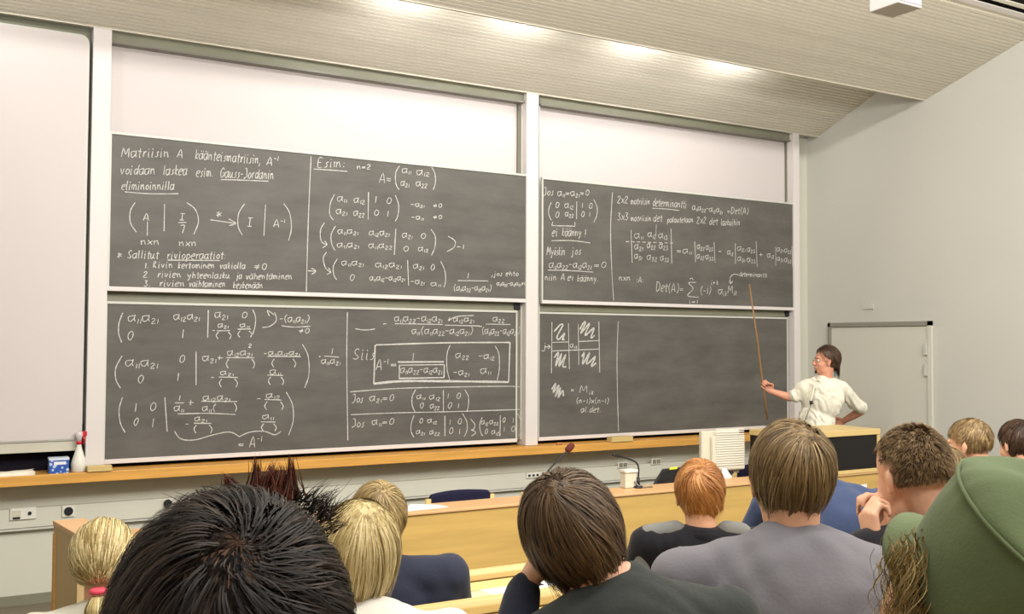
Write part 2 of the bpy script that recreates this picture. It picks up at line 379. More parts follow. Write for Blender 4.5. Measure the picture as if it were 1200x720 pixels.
# things on the ledge
def on(px, py=None, Y=7.93): return PY(px, 555, Y).x
x = on(30); c = MB()
rows = []
for i in range(15):
    xx = -0.3+i*0.075
    rows.append(xx)
pr = [(-.06, 0), (-.055, .02), (-.02, .032), (.02, .034), (.05, .02), (.055, 0)]
vs = []; n = len(pr)
XE = PY(39, 553, 7.93).x
for i in range(16):
    xx = XE-0.9+i*0.06; h = 0.75+0.3*math.sin(i*1.3)*0.4+(0.25 if i > 12 else 0)
    for y, z in pr: vs.append((xx+0.01*math.sin(y*90), 7.945+y+0.006*math.sin(i*2.1), 0.968+z*h))
fs = [(i*n+k, i*n+k+1, (i+1)*n+k+1, (i+1)*n+k) for i in range(15) for k in range(n-1)]+[tuple(range(n)), tuple(range(16*n-1, 15*n-1, -1))]
o = MB().add(vs, fs).build('cleaning_cloth', mat('offwhite_cloth', (228, 222, 206), .9, .1, .05, 30, .2, 60), smooth=True)
tag(rebase(o, (XE-.4, 7.945, .968)), 'folded off-white cloth lying on the ledge under the whiteboard', 'cloth')
# blue box
xa, xb = PY(57, 555, 7.93).x, PY(80, 555, 7.93).x
t = empty('wipes_box', ((xa+xb)/2, 7.95, .968), 'small blue and white carton on the ledge beside the spray bottle', 'box')
blue = mat('blue_print', (44, 92, 170), .5, .4)
nt = blue.node_tree; vn = nt.nodes.new('ShaderNodeTexVoronoi'); vn.inputs['Scale'].default_value = 34
tcx = nt.nodes.new('ShaderNodeTexCoord'); nt.links.new(tcx.outputs['Object'], vn.inputs['Vector'])
rr = nt.nodes.new('ShaderNodeValToRGB'); rr.color_ramp.elements[0].position = .28; rr.color_ramp.elements[1].position = .42
rr.color_ramp.elements[0].color = rgb(190, 208, 232); rr.color_ramp.elements[1].color = rgb(40, 84, 168)
nt.links.new(vn.outputs['Distance'], rr.inputs[0]); nt.links.new(rr.outputs[0], nt.nodes['Principled BSDF'].inputs['Base Color'])
MB().box((xa, 7.895, .9685), (xb, 8.00, 1.062)).build('carton', blue, t)
MB().box((xa-.002, 7.893, 1.062), (xb+.002, 8.002, 1.078)).build('lid', mat('pale_blue_lid', (206, 216, 228), .5), t)
MB().box((xa+.03, 7.8935, 1.03), (xb-.02, 7.895, 1.052)).build('label_stripe', M['paper'], t)
# spray bottle
xs = PY(92, 555, 7.93).x
t = empty('spray_bottle', (xs, 7.93, .968), 'white spray bottle with red trigger standing on the ledge', 'bottle')
MB().lathe([(.045, 0), (.052, .006), (.053, .06), (.050, .075), (.046, .09), (.034, .125), (.022, .165), (.016, .19), (.016, .2)], (xs, 7.93, .968)).build('bottle_body', M['whiteplastic'], t, True)
MB().lathe([(.019, .2), (.02, .215), (.018, .222)], (xs, 7.93, .968)).build('collar', M['red'], t, True)
MB().lathe([(.014, .22), (.015, .25), (.020, .262), (.020, .285), (.012, .292)], (xs, 7.93, .968), sx=1.3).build('spray_head', mat('clear_grey', (205, 196, 196), .3), t, True)
MB().box((xs+.018, 7.92, 1.225), (xs+.052, 7.94, 1.262)).build('nozzle', M['red'], t, bevel=.004)
MB().tube([(xs+.024, 7.93, 1.235), (xs+.036, 7.93, 1.20), (xs+.028, 7.93, 1.165)], [.008, .007, .005]).build('trigger', M['red'], t, True)
# wooden blocks
def block(x0, x1, y0, y1, z0, z1, label):
    o = MB().box((x0, y0, z0), (x1, y1, z1)).build('wooden_block', M['birch_edge'], bevel=.005)
    tag(rebase(o, ((x0+x1)/2, (y0+y1)/2, z0)), label, 'block')
block(PY(102, 550, 7.86).x, PY(131, 550, 7.86).x, 7.845, 7.925, .969, 1.012, 'pale wooden block on the ledge at the foot of the left post')
xa, xb = PY(716, 515, 7.86).x, PY(741, 515, 7.86).x
block(xa, xb, 7.845, 7.93, .969, 1.02, 'pale wooden block on the ledge below the lower right chalkboard')
xa = PY(655, 519, 7.9).x
o = MB().tube([(xa-.03, 7.9, .98), (xa+.04, 7.9, .98)], .011, 10).build('chalk_stick', mat('brown_chalk', (176, 120, 70), .9)); tag(rebase(o, (xa, 7.9, .969)), 'short brown stick on the ledge right of the middle post', 'chalk')

# ------------------------------------------------------------------ chalk handwriting
G = {  # strokes: pairs of chars x,y ; y letters a=10.. ; w,x,y,z = -1..-4
 'a': (6, '56 36 05 02 10 30 54|57 52 60'), 'b': (5, '1a 10|14 36 54 51 30 10'), 'd': (6, '55 36 14 11 30 53|6a 51 60'), 'e': (5, '03 44 56 26 03 10 40'),
 'g': (6, '55 36 14 12 31 54|56 5y 3z 1y'), 'h': (6, '1a 10|14 36 54 50'), 'i': (3, '16 10 20|19 18'), 'j': (4, '26 2y 0y|29 28'), 'k': (5, '1a 10|46 13 40'),
 'l': (3, '1a 11 20'), 'm': (8, '06 10|04 26 34 30|34 56 64 70'), 'n': (6, '06 10|14 36 44 50'), 'o': (5, '36 14 11 30 53 45 36'), 'p': (6, '16 1z|14 36 54 52 30 11'),
 'r': (4, '16 10|13 36 46'), 's': (4, '46 25 24 32 20 00'), 't': (4, '29 20 30|06 46'), 'u': (6, '06 01 20 44|46 41 60'), 'v': (5, '06 20 46'), 'y': (6, '06 13 32|56 3w 1z'),
 'x': (5, '06 50|56 00'), 'f': (4, '49 3a 18 10|05 45'), 'c': (4, '45 26 04 01 20 41'),
 'A': (7, '00 3a 60|13 53'), 'M': (9, '00 1a 43 7a 80'), 'D': (7, '1a 10 52 67 4a 0a'), 'E': (6, '5a 1a 10 50|15 45'), 'G': (7, '68 4a 17 13 30 62 65 45'),
 'J': (5, '0a 3a 42 10 0w'), 'R': (6, '10 1a 48 15 50'), 'S': (6, '59 3a 17 34 52 30 01'), 'I': (4, '0a 4a|2a 20|00 40'), 'N': (7, '00 0a 60 6a'), 'H': (7, '00 0a|60 6a|05 65'),
 '0': (6, '39 16 12 30 53 57 39'), '1': (2, '18 10'), '2': (6, '07 29 48 46 00 50'), '3': (6, '09 49 25 53 30 01'), '=': (6, '04 54|02 52'), '-': (5, '04 44'), '+': (6, '04 54|27 21'),
 '(': (4, '3a 17 13 3x'), ')': (4, '1a 37 33 1x'), ',': (2, '11 0y'), '.': (2, '10 11'), ':': (3, '15 14|11 10'), '!': (3, '1a 13|10 11'), '#': (6, '05 55|03 53|48 20'),
 '*': (6, '08 52|58 02|2a 20'), '/': (4, '00 4a'), "'": (2, '1a 18'), '"': (5, '29 28|59 58'), ' ': (4, '')}
YV = {'w': -1, 'x': -2, 'y': -3, 'z': -4, 'a': 10, 'b': 11}
def yval(c): return YV[c] if c in YV else int(c)
def smooth(pts, k=4):
    if len(pts) < 3: return pts
    out = []
    P = [pts[0]]+pts+[pts[-1]]
    for i in range(1, len(P)-2):
        p0, p1, p2, p3 = P[i-1:i+3]
        for j in range(k):
            t = j/k
            out.append(tuple(0.5*((2*p1[q])+(-p0[q]+p2[q])*t+(2*p0[q]-5*p1[q]+4*p2[q]-p3[q])*t*t+(-p0[q]+3*p1[q]-3*p2[q]+p3[q])*t**3) for q in (0, 1)))
    return out+[pts[-1]]
class Chalk:
    """writes on a board plane; coordinates are board metres found from where each mark stands on the board"""
    def __init__(s, key, ox, oy, sc):
        s.t, s.y = BD[key]; s.ox, s.oy, s.sc = ox, oy, sc
        s.mb = CH.setdefault(key, MB())
    def w(s, x, y): p = PY(s.ox+x/s.sc, s.oy+y/s.sc, s.y); return (p.x, p.z)
    def stroke(s, pts, wd=0.0068, jit=0.0):
        pts = [p for i, p in enumerate(pts) if i == 0 or (abs(p[0]-pts[i-1][0])+abs(p[1]-pts[i-1][1])) > 1e-5]
        if len(pts) < 2: return
        vs = []; yy = s.y-0.0016-random.random()*0.0008
        for i, p in enumerate(pts):
            a = pts[max(i-1, 0)]; b = pts[min(i+1, len(pts)-1)]; dx, dz = b[0]-a[0], b[1]-a[1]; L = math.hypot(dx, dz) or 1
            h = wd*0.5*(0.75+0.5*random.random()); nx, nz = -dz/L*h, dx/L*h
            vs += [(p[0]+nx, yy, p[1]+nz), (p[0]-nx, yy, p[1]-nz)]
        s.mb.add(vs, [(2*i, 2*i+1, 2*i+3, 2*i+2) for i in range(len(pts)-1)])
    def line(s, *pts, wd=0.0072, sm=True):
        q = [s.w(*p) for p in pts]
        if sm: q = smooth(q, 5)
        else:
            r = []
            for a, b in zip(q, q[1:]):
                for k in range(6): r.append((a[0]+(b[0]-a[0])*k/6+random.uniform(-.0008, .0008), a[1]+(b[1]-a[1])*k/6+random.uniform(-.0008, .0008)))
            q = r+[q[-1]]
        s.stroke(q, wd)
    def paren(s, x, y0, y1, d): s.line((x, y0), (x-d, y0*.7+y1*.3), (x-d, y0*.3+y1*.7), (x, y1))
    def text(s, x0, x1, y, txt, h=None, y1=None, wd=0.0062):
        """words between pixels x0 and x1 on baseline y..y1; '_' lowers the following digits, '^' raises"""
        y1 = y if y1 is None else y1
        toks = []; i = 0; mode = 0
        while i < len(txt):
            c = txt[i]
            if c in '_^': mode = 1 if c == '_' else 2; i += 1; continue
            if mode and not (c.isdigit() or (mode == 2 and c == '-') or c in 'ijk'): mode = 0
            toks.append((c, mode)); i += 1
        tot = sum((G[c][0]+1.4)*(0.62 if md else 1) for c, md in toks if c != '"')
        a, b = s.w(x0, y), s.w(x1, y1); L = b[0]-a[0]; ux = L/tot
        hh = abs(s.w(x0, y)[1]-s.w(x0, y-h)[1])/6.0 if h else ux*1.05
        x = a[0]
        for c, md in toks:
            wdt, st = G[c]; wdt = -1.4 if c == '"' else wdt; k = 0.62 if md else 1.0; dz = (-2.6 if md == 1 else 5.5 if md == 2 else 0)*hh
            for part in st.split('|'):
                if not part: continue
                pts = []
                for pr in part.split():
                    gx = int(pr[0])+random.uniform(-.25, .25); gy = yval(pr[1])+random.uniform(-.3, .3)
                    fr = (x-a[0])/max(L, 1e-6)
                    pts.append((x+(gx*k)*ux+gy*hh*k*0.12, a[1]+(b[1]-a[1])*fr+dz+gy*hh*k))
                s.stroke(smooth(pts, 3), wd*(0.85 if md else 1))
            x += (wdt+1.4)*k*ux
    def frac(s, x0, x1, y): s.line((x0, y), (x1, y+1), sm=False)
    def pp(s, x0, x1, y0, y1):
        s.line((x0+6, y0), (x0-4, (y0+y1)/2), (x0+4, y1)); s.line((x1-6, y0), (x1+6, (y0+y1)/2), (x1, y1))
CH = {}
# upper left, left half
c = Chalk('UL', 120, 150, 3.6)
T, L = c.text, c.line
for a in [(80, 285, 122, 'Matriisin', 24), (315, 345, 125, 'A', 22), (390, 670, 130, 'k"a"anteismatriisin,', 24, 152), (692, 745, 158, 'A^-1', 22), (75, 225, 195, 'voidaan', 24), (255, 360, 197, 'laskea', 24),
          (395, 470, 205, 'esim.', 24), (495, 725, 208, 'Gauss-Jordanin', 24, 215), (80, 305, 260, 'eliminoinnilla', 22), (172, 202, 390, 'A', 18), (326, 350, 388, 'I', 16),
          (160, 245, 492, 'nxn', 18), (322, 402, 498, 'nxn', 18), (480, 510, 375, '*', 14), (610, 636, 415, 'I', 22), (722, 772, 418, 'A^-1', 19), (62, 88, 548, '*', 14), (105, 240, 550, 'Sallitut', 20),
          (272, 525, 552, 'rivioperaatiot:', 20), (178, 200, 592, '1.', 16), (212, 300, 590, 'Rivin', 16), (318, 475, 592, 'kertominen', 16), (495, 605, 594, 'vakiolla', 16), (640, 700, 598, '#0', 18),
          (172, 205, 630, '2.', 16), (232, 335, 630, 'rivien', 16), (358, 540, 634, 'yhteenlasku', 16), (565, 590, 636, 'ja', 16), (605, 802, 638, 'v"ahent"aminen', 16),
          (175, 205, 668, '3.', 16), (240, 350, 668, 'rivien', 16), (365, 520, 670, 'vaihtaminen', 16), (550, 678, 676, 'kesken"a"an', 16)]:
    T(a[0], a[1], a[2], a[3], a[4], a[5] if len(a) > 5 else None)
L((500, 218), (600, 221), (700, 225)); L((95, 270), (200, 278), (320, 278)); L((138, 315), (118, 350), (118, 400), (143, 440)); L((262, 322), (260, 436)); L((320, 400), (354, 399))
L((330, 412), (346, 412), (337, 444)); L((355, 315), (392, 345), (405, 395), (385, 450)); L((190, 395), (189, 455)); L((455, 388), (560, 403)); L((532, 384), (562, 403), (535, 412))
L((600, 320), (575, 360), (572, 415), (590, 452)); L((688, 325), (681, 455)); L((765, 320), (790, 360), (797, 425), (785, 475)); L((275, 558), (495, 560)); L((880, 120), (868, 400), (860, 690))
# upper left, right half
c = Chalk('UL', 360, 170, 4.0); T, L = c.text, c.line
for a in [(45, 185, 103, 'Esim:', 26), (232, 302, 112, 'n=2', 14), (338, 398, 176, 'A=', 28), (445, 490, 130, 'a_11', 20), (512, 577, 138, 'a_12', 20), (438, 480, 190, 'a_21', 20), (510, 566, 192, 'a_22', 20),
          (140, 190, 262, 'a_11', 20), (218, 274, 268, 'a_12', 20), (316, 328, 270, '1', 22), (368, 402, 275, '0', 20), (135, 190, 322, 'a_21', 20), (217, 272, 330, 'a_22', 20), (310, 342, 330, '0', 18), (374, 386, 335, '1', 20),
          (485, 552, 288, '-a_21', 14), (590, 636, 292, '#0', 12), (488, 548, 348, '-a_11', 14), (590, 636, 346, '#0', 12), (142, 242, 415, 'a_11a_21', 18), (290, 388, 422, 'a_12a_21', 18), (445, 496, 432, 'a_21', 18), (530, 562, 438, '0', 16),
          (140, 246, 478, 'a_11a_21', 18), (288, 402, 482, 'a_11a_22', 18), (448, 482, 498, '0', 16), (520, 572, 496, 'a_12', 16), (700, 742, 488, '-1', 16), (160, 268, 563, 'a_11a_21', 18), (320, 446, 572, 'a_12a_21', 18),
          (497, 550, 578, 'a_21', 18), (576, 602, 586, '0', 18), (196, 228, 636, '0', 20), (292, 460, 634, 'a_11a_12-a_12a_21', 16), (485, 552, 650, '-a_21', 16), (580, 632, 660, 'a_11', 14), (748, 762, 625, '1', 18),
          (685, 866, 682, '(a_11a_22-a_12a_21)', 17), (865, 992, 614, ',jos ehto', 14), (888, 1030, 658, 'a_11a_22-a_12a_21#0', 12)]:
    T(*a[:4], a[4])
for l in [((30, 113), (110, 118), (187, 124)), ((432, 98), (415, 130), (415, 180), (430, 210)), ((580, 98), (598, 135), (600, 180), (590, 210)), ((127, 232), (108, 275), (105, 325), (122, 352)), ((287, 222), (285, 350)), ((412, 235), (428, 280), (425, 330), (412, 358)),
          ((80, 365), (62, 400), (65, 450), (90, 468)), ((72, 482), (91, 468), (82, 450)), ((132, 380), (112, 420), (115, 465), (130, 495)), ((415, 393), (408, 515)), ((580, 395), (600, 430), (598, 480), (582, 518)),
          ((660, 428), (692, 450), (688, 480), (655, 500)), ((90, 503), (75, 530), (85, 575), (108, 597)), ((92, 607), (110, 597), (100, 577)), ((140, 535), (122, 570), (125, 610), (138, 632)), ((470, 540), (475, 660)),
          ((625, 545), (645, 590), (648, 640), (640, 668)), ((705, 636), (848, 638)), ((3, 590), (40, 592)), ((20, 578), (40, 592), (20, 607))]: L(*l)
# lower left, left half
c = Chalk('LL', 120, 350, 3.692); T, L = c.text, c.line
for a in [(110, 247, 98, 'a_11a_21', 24), (308, 424, 90, 'a_12a_21', 20), (485, 547, 82, 'a_21', 22), (600, 634, 85, '0', 18), (105, 140, 180, '0', 26), (343, 355, 170, '1', 26), (500, 548, 124, 'a_21', 14), (475, 492, 145, '-', 10), (595, 640, 124, 'a_11', 14),
          (765, 898, 100, '-(a_11a_21)', 18), (850, 900, 150, '#0', 14), (100, 245, 292, 'a_11a_21', 24), (330, 362, 278, '0', 22), (432, 530, 270, 'a_21+', 20), (540, 652, 245, 'a_12a_21', 17), (632, 650, 212, '2', 10), (698, 716, 245, '-', 10),
          (718, 856, 244, 'a_11a_12a_21', 14), (150, 184, 366, '0', 24), (322, 334, 355, '1', 24), (468, 488, 350, '-', 12), (510, 572, 330, 'a_21', 14), (725, 776, 328, 'a_11', 18), (138, 150, 490, '1', 26), (203, 240, 486, '0', 24),
          (133, 160, 550, '0', 22), (213, 225, 558, '1', 28), (329, 341, 442, '1', 16), (310, 356, 486, 'a_11', 18), (372, 400, 465, '+', 22), (435, 556, 440, 'a_12a_21', 17), (432, 496, 486, 'a_11(', 17), (358, 378, 552, '-', 12), (398, 456, 530, 'a_21', 15),
          (668, 692, 442, '-', 12), (708, 772, 430, 'a_12', 17), (692, 746, 520, 'a_11', 15), (588, 620, 645, '=', 22), (635, 692, 645, 'A^-1', 28)]:
    T(*a[:4], a[4])
for l in [((88, 62), (72, 105), (70, 150), (83, 190)), ((458, 50), (455, 170)), ((495, 140), (552, 139)), ((585, 133), (642, 132)), ((650, 48), (662, 80), (660, 120), (650, 155)), ((745, 60), (752, 95), (725, 120), (692, 125)), ((742, 70), (714, 52), (722, 76)),
          ((775, 118), (830, 124), (900, 120)), ((85, 248), (58, 300), (58, 350), (78, 388)), ((405, 230), (405, 374)), ((535, 256), (658, 257)), ((715, 250), (858, 252)), ((503, 340), (586, 342)), ((714, 332), (782, 333)), ((865, 198), (890, 250), (893, 330), (875, 386)),
          ((87, 428), (72, 480), (78, 540), (98, 580)), ((270, 428), (280, 576)), ((313, 452), (352, 452)), ((428, 445), (583, 446)), ((570, 452), (580, 470), (575, 490)), ((325, 500), (450, 497), (575, 502)), ((395, 540), (472, 541)), ((702, 437), (775, 440)),
          ((685, 534), (748, 535)), ((795, 405), (822, 460), (825, 530), (805, 592)), ((312, 575), (340, 608), (400, 612), (480, 590), (550, 578), (592, 598)), ((592, 598), (640, 578), (700, 575), (745, 590), (772, 575))]: L(*l)
for q in [(496, 550, 145, 175), (590, 640, 140, 168), (540, 652, 262, 302), (737, 830, 262, 298), (510, 578, 348, 384), (722, 778, 340, 374), (400, 468, 548, 582), (706, 776, 447, 482), (692, 746, 542, 574)]: c.pp(*q)
# lower left, right half
c = Chalk('LL', 360, 350, 4.0); T, L = c.text, c.line
for a in [(112, 124, 262, '1', 20), (66, 158, 305, 'a_11a_21', 18), (408, 636, 106, 'a_11a_22-a_12a_21', 20), (658, 785, 108, '+a_12a_21', 17), (490, 780, 165, 'a_11(a_11a_22-a_12a_21)', 20), (870, 928, 106, 'a_22', 18), (818, 1000, 165, '(a_11a_22-a_12a_21)', 20),
          (213, 320, 285, 'Siis', 30), (322, 382, 336, 'A^-1', 30), (390, 427, 322, '=', 20), (490, 504, 290, '1', 26), (437, 634, 347, 'a_11a_22-a_12a_21', 20), (695, 762, 278, 'a_22', 20), (803, 882, 282, '-a_12', 18), (685, 762, 358, '-a_21', 18), (812, 866, 350, 'a_11', 20),
          (210, 264, 488, 'Jos', 22), (293, 413, 480, 'a_21=0', 20), (512, 556, 470, 'a_11', 16), (572, 628, 472, 'a_12', 18), (656, 668, 470, '1', 18), (698, 724, 470, '0', 18), (526, 550, 515, '0', 18), (575, 622, 515, 'a_22', 18), (657, 682, 515, '0', 18), (704, 715, 515, '1', 16),
          (210, 270, 603, 'Jos', 22), (303, 413, 592, 'a_11=0', 20), (525, 546, 585, '0', 15), (563, 612, 583, 'a_12', 15), (664, 676, 592, '1', 18), (703, 729, 590, '0', 18), (510, 554, 635, 'a_21', 15), (573, 624, 636, 'a_22', 15), (663, 689, 635, '0', 20), (709, 720, 635, '1', 18),
          (815, 852, 590, 'a_12', 16), (855, 898, 588, 'a_22', 15), (914, 932, 582, '0', 16), (961, 973, 582, '1', 16), (831, 850, 635, '0', 16), (864, 902, 635, 'a_12', 15), (919, 930, 625, '1', 16), (954, 980, 625, '0', 18)]:
    T(*a[:4], a[4])
for l in [((188, 65), (185, 300), (190, 665)), ((225, 142), (270, 148), (318, 143)), ((355, 120), (370, 118)), ((410, 118), (635, 122)), ((645, 125), (810, 129)), ((805, 131), (818, 131)), ((836, 120), (952, 122)), ((55, 272), (62, 272)), ((80, 270), (148, 275)),
          ((660, 105), (700, 85), (780, 80)), ((670, 218), (655, 260), (655, 330), (668, 383)), ((880, 222), (898, 260), (900, 330), (890, 383)), ((508, 428), (492, 460), (492, 500), (505, 532)), ((638, 430), (638, 532)), ((738, 428), (755, 460), (755, 500), (748, 532)),
          ((500, 548), (487, 590), (487, 625), (500, 652)), ((645, 550), (645, 645)), ((728, 540), (748, 580), (748, 620), (735, 648)), ((765, 565), (785, 590), (780, 612), (768, 616)), ((768, 616), (790, 628), (770, 645)), ((820, 558), (808, 590), (812, 625), (822, 645)),
          ((905, 548), (903, 645)), ((985, 540), (1003, 580), (1003, 620), (990, 645)), ((200, 438), (420, 422), (700, 415), (960, 412), (1008, 422)), ((205, 545), (400, 537), (700, 530), (1012, 520))]: L(*l)
c.line((322, 218), (640, 208), (950, 206), wd=.012); c.line((950, 206), (944, 392), wd=.012); c.line((318, 218), (312, 400), wd=.011); c.line((312, 400), (440, 388), (640, 388), (944, 392), wd=.02)
c.line((425, 298), (640, 297), wd=.012); c.line((432, 313), (642, 310), wd=.009); c.line((642, 310), (641, 371), wd=.012); c.line((432, 313), (431, 375), wd=.01); c.line((431, 375), (641, 371), wd=.013)
# upper right, left part
c = Chalk('UR', 626.5, 200, 4.5); T, L = c.text, c.line
for a in [(45, 102, 130, 'Jos', 24), (120, 292, 132, 'a_11=a_21=0', 22), (108, 134, 195, '0', 20), (158, 208, 195, 'a_12', 20), (246, 260, 198, '1', 20), (284, 308, 200, '0', 20), (108, 134, 248, '0', 22), (160, 208, 240, 'a_22', 20), (243, 268, 244, '0', 20), (286, 298, 242, '1', 18),
          (90, 124, 345, 'ei', 26), (143, 248, 345, 'k"a"anny', 26), (262, 276, 350, '!', 24), (63, 162, 445, 'My"oskin', 26), (193, 247, 442, 'jos', 24), (76, 302, 512, 'a_11a_22-a_12a_21', 24), (312, 385, 512, '=0', 22), (53, 117, 578, 'niin', 20), (138, 164, 578, 'A', 22), (173, 210, 578, 'ei', 20), (223, 336, 584, 'k"a"anny.', 20)]:
    T(*a[:4], a[4])
for l in [((87, 168), (75, 200), (75, 235), (88, 262)), ((222, 163), (220, 256)), ((310, 152), (328, 190), (328, 235), (312, 272)), ((88, 370), (200, 370), (292, 382)), ((68, 525), (180, 528), (308, 536)), ((410, 115), (400, 300), (405, 500), (416, 685))]: L(*l)
c.line((95, 270), (90, 290), (212, 294), (212, 270), sm=False)
# upper right, right part
c = Chalk('UR', 710, 210, 4.5); T, L = c.text, c.line
for a in [(60, 120, 125, '2x2', 24), (130, 234, 132, 'matriisin', 20), (245, 427, 140, 'determinantti', 24, 152), (455, 617, 160, 'a_11a_22-a_12a_21', 18, 178), (640, 755, 182, '=Det(A)', 20), (60, 122, 215, '3x3', 24), (130, 240, 220, 'matriisin', 18), (248, 300, 222, 'det', 22), (322, 462, 228, 'palautetaan', 18),
          (478, 532, 232, '2x2', 22), (543, 592, 240, 'det', 22), (606, 708, 243, 'laskuihin', 20), (150, 202, 310, 'a_11', 22), (220, 268, 304, 'a_12', 22), (278, 328, 310, 'a_13', 22), (150, 198, 368, 'a_21', 22), (216, 264, 362, 'a_22', 22), (280, 330, 364, 'a_23', 22), (150, 192, 418, 'a_31', 22), (216, 272, 424, 'a_32', 22),
          (286, 334, 428, 'a_33', 22), (372, 458, 390, '=a_11', 20), (480, 522, 368, 'a_22', 20), (526, 566, 372, 'a_23', 20), (478, 520, 418, 'a_32', 20), (524, 570, 422, 'a_33', 20), (592, 616, 392, '-', 16), (640, 674, 396, 'a_12', 18), (694, 738, 376, 'a_21', 19), (744, 788, 382, 'a_23', 19), (694, 736, 430, 'a_31', 19), (744, 790, 436, 'a_33', 19),
          (808, 836, 412, '+', 20), (850, 888, 412, 'a_13', 18), (901, 938, 380, 'a_21', 18), (941, 980, 386, 'a_22', 18), (901, 936, 430, 'a_31', 18), (941, 980, 436, 'a_32', 18), (68, 132, 535, 'nxn', 20), (160, 202, 545, ':A:', 18), (262, 412, 590, 'Det(A)=', 28, 598), (443, 468, 532, 'n', 10), (438, 488, 655, 'i=1', 14),
          (497, 557, 605, '(-1)', 24), (553, 596, 556, 'i+k', 14), (592, 642, 606, 'a_ik', 24), (643, 692, 602, 'M_ik', 24), (702, 852, 512, 'determinantti', 14, 518)]:
    T(*a[:4], a[4], a[5] if len(a) > 5 else None)
for l in [((245, 154), (320, 158), (388, 166)), ((132, 268), (138, 442)), ((343, 262), (347, 445)), ((468, 330), (472, 438)), ((570, 333), (575, 440)), ((682, 340), (683, 447)), ((792, 328), (797, 462)), ((895, 355), (895, 457)), ((980, 353), (984, 462)), ((475, 545), (435, 548), (460, 578), (430, 615), (488, 624)),
          ((658, 550), (655, 520), (675, 502), (700, 506)), ((650, 535), (657, 552), (668, 538))]: L(*l)
for k in range(9): c.line((105+k*29, 330+k*.9), (122+k*29, 330.5+k*.9))
c.line((265, 240), (263, 300), wd=.004)
# lower right
c = Chalk('LR', 626, 360, 4.5); T, L = c.text, c.line
for a in [(188, 230, 212, 'a_ik', 16), (40, 80, 220, 'j', 20), (193, 214, 448, '=', 18), (240, 318, 452, 'M_ik', 22), (220, 396, 508, '(n-1)x(n-1)', 18), (246, 354, 555, 'al.det.', 18)]: T(*a[:4], a[4])
for l in [((93, 80), (92, 220), (90, 350)), ((180, 85), (185, 328)), ((232, 90), (235, 305)), ((340, 76), (345, 346)), ((95, 187), (180, 184)), ((235, 182), (345, 177)), ((95, 232), (340, 222)), ((188, 228), (228, 228)), ((443, 75), (436, 300), (444, 655)), ((58, 210), (82, 210)), ((72, 200), (84, 210), (72, 220))]: L(*l)
for sq in [[(105, 130), (135, 95), (150, 97), (120, 155), (130, 170), (160, 138), (148, 172), (160, 170)], [(240, 118), (262, 80), (268, 88), (245, 140), (292, 85), (268, 150), (315, 110), (298, 162), (318, 150)],
           [(105, 268), (128, 240), (112, 312), (145, 245), (130, 314), (167, 250), (150, 310), (168, 315)], [(250, 262), (264, 240), (255, 302), (292, 240), (275, 302), (322, 262), (300, 312), (326, 296)],
           [(92, 435), (114, 402), (100, 452), (130, 412), (110, 474), (138, 425), (126, 478), (150, 440), (153, 470)]]:
    c.line(*sq, wd=.0145)
for key, mb in CH.items(): mb.build('chalk_writing', M['chalk'], BD[key][0])['kind'] = 'stuff'

# ------------------------------------------------------------------ teacher's bench
YBN, ZBN = 5.44, 0.90
xl, xr = 0.62, PY(1031, 530, YBN).x
t = empty('lecture_bench', (3.5, YBN+.2, 0), 'long birch front bench with tall front panel below the chalkboards', 'desk')
LB = t
MB().box((xl, YBN+0.012, 0.03), (xr, YBN+0.035, ZBN-.004)).build('front_panel', M['birch'], t)
MB().box((xl, YBN, ZBN-0.005), (xr, YBN+0.27, ZBN+.012)).build('counter_top', M['counter'], t, bevel=.004)
MB().box((xl, YBN+0.25, 0.70), (xr, YBN+0.57, 0.73)).build('desk_top', M['birch_edge'], t)
MB().box((xl, YBN+0.25, 0.73), (xr, YBN+0.265, ZBN-.005)).build('riser', M['birch'], t)
for xx in (xl+.35, 2.6, 4.2, xr-.03): MB().box((xx, YBN+0.04, 0.0), (xx+.03, YBN+0.50, 0.70)).build('leg_panel', M['birch'], t)
MB().box((xl, YBN+.03, 0), (xr, YBN+.05, .06)).build('plinth', M['black'], t)
# end wing, lower left
wn = empty('end_panel', (0.62, 5.25, 0), 'upright birch end panel with pinkish top at the left end of the front bench', 'panel')
P4 = [(0.551, 5.44), (0.61, 5.00), (0.74, 5.00), (0.69, 5.44)]
def pr4(P, z0, z1, dx=0): return [(x+dx, y, z0) for x, y in P]+[(x+dx, y, z1) for x, y in P]
MB().hexa(pr4(P4, 0, 1.012)).build('body', mat('end_panel_veneer', (190, 164, 118), .5, .3, .07, 3, .03, 60, (8, 8, .6)), wn)
MB().hexa(pr4([(P4[0][0]-.004, P4[0][1]+.004), (P4[1][0]-.004, P4[1][1]-.004), (P4[2][0]+.003, P4[2][1]-.004), (P4[3][0]+.003, P4[3][1]+.004)], 1.012, 1.032)).build('top', M['counter'], wn)
q0, q1 = Vector((.551, 5.44, 0)), Vector((.61, 5.0, 0)); dd = (q1-q0).normalized()
MB().hexa([(q0.x-.004, q0.y, .0), (q0.x+dd.x*.05-.004, q0.y+dd.y*.05, .0), (q0.x+dd.x*.05, q0.y+dd.y*.05, .0), (q0.x, q0.y, 0),
           (q0.x-.004, q0.y, .97), (q0.x+dd.x*.05-.004, q0.y+dd.y*.05, .97), (q0.x+dd.x*.05, q0.y+dd.y*.05, .97), (q0.x, q0.y, .97)]).build('edge_strip', M['ledge'], wn)
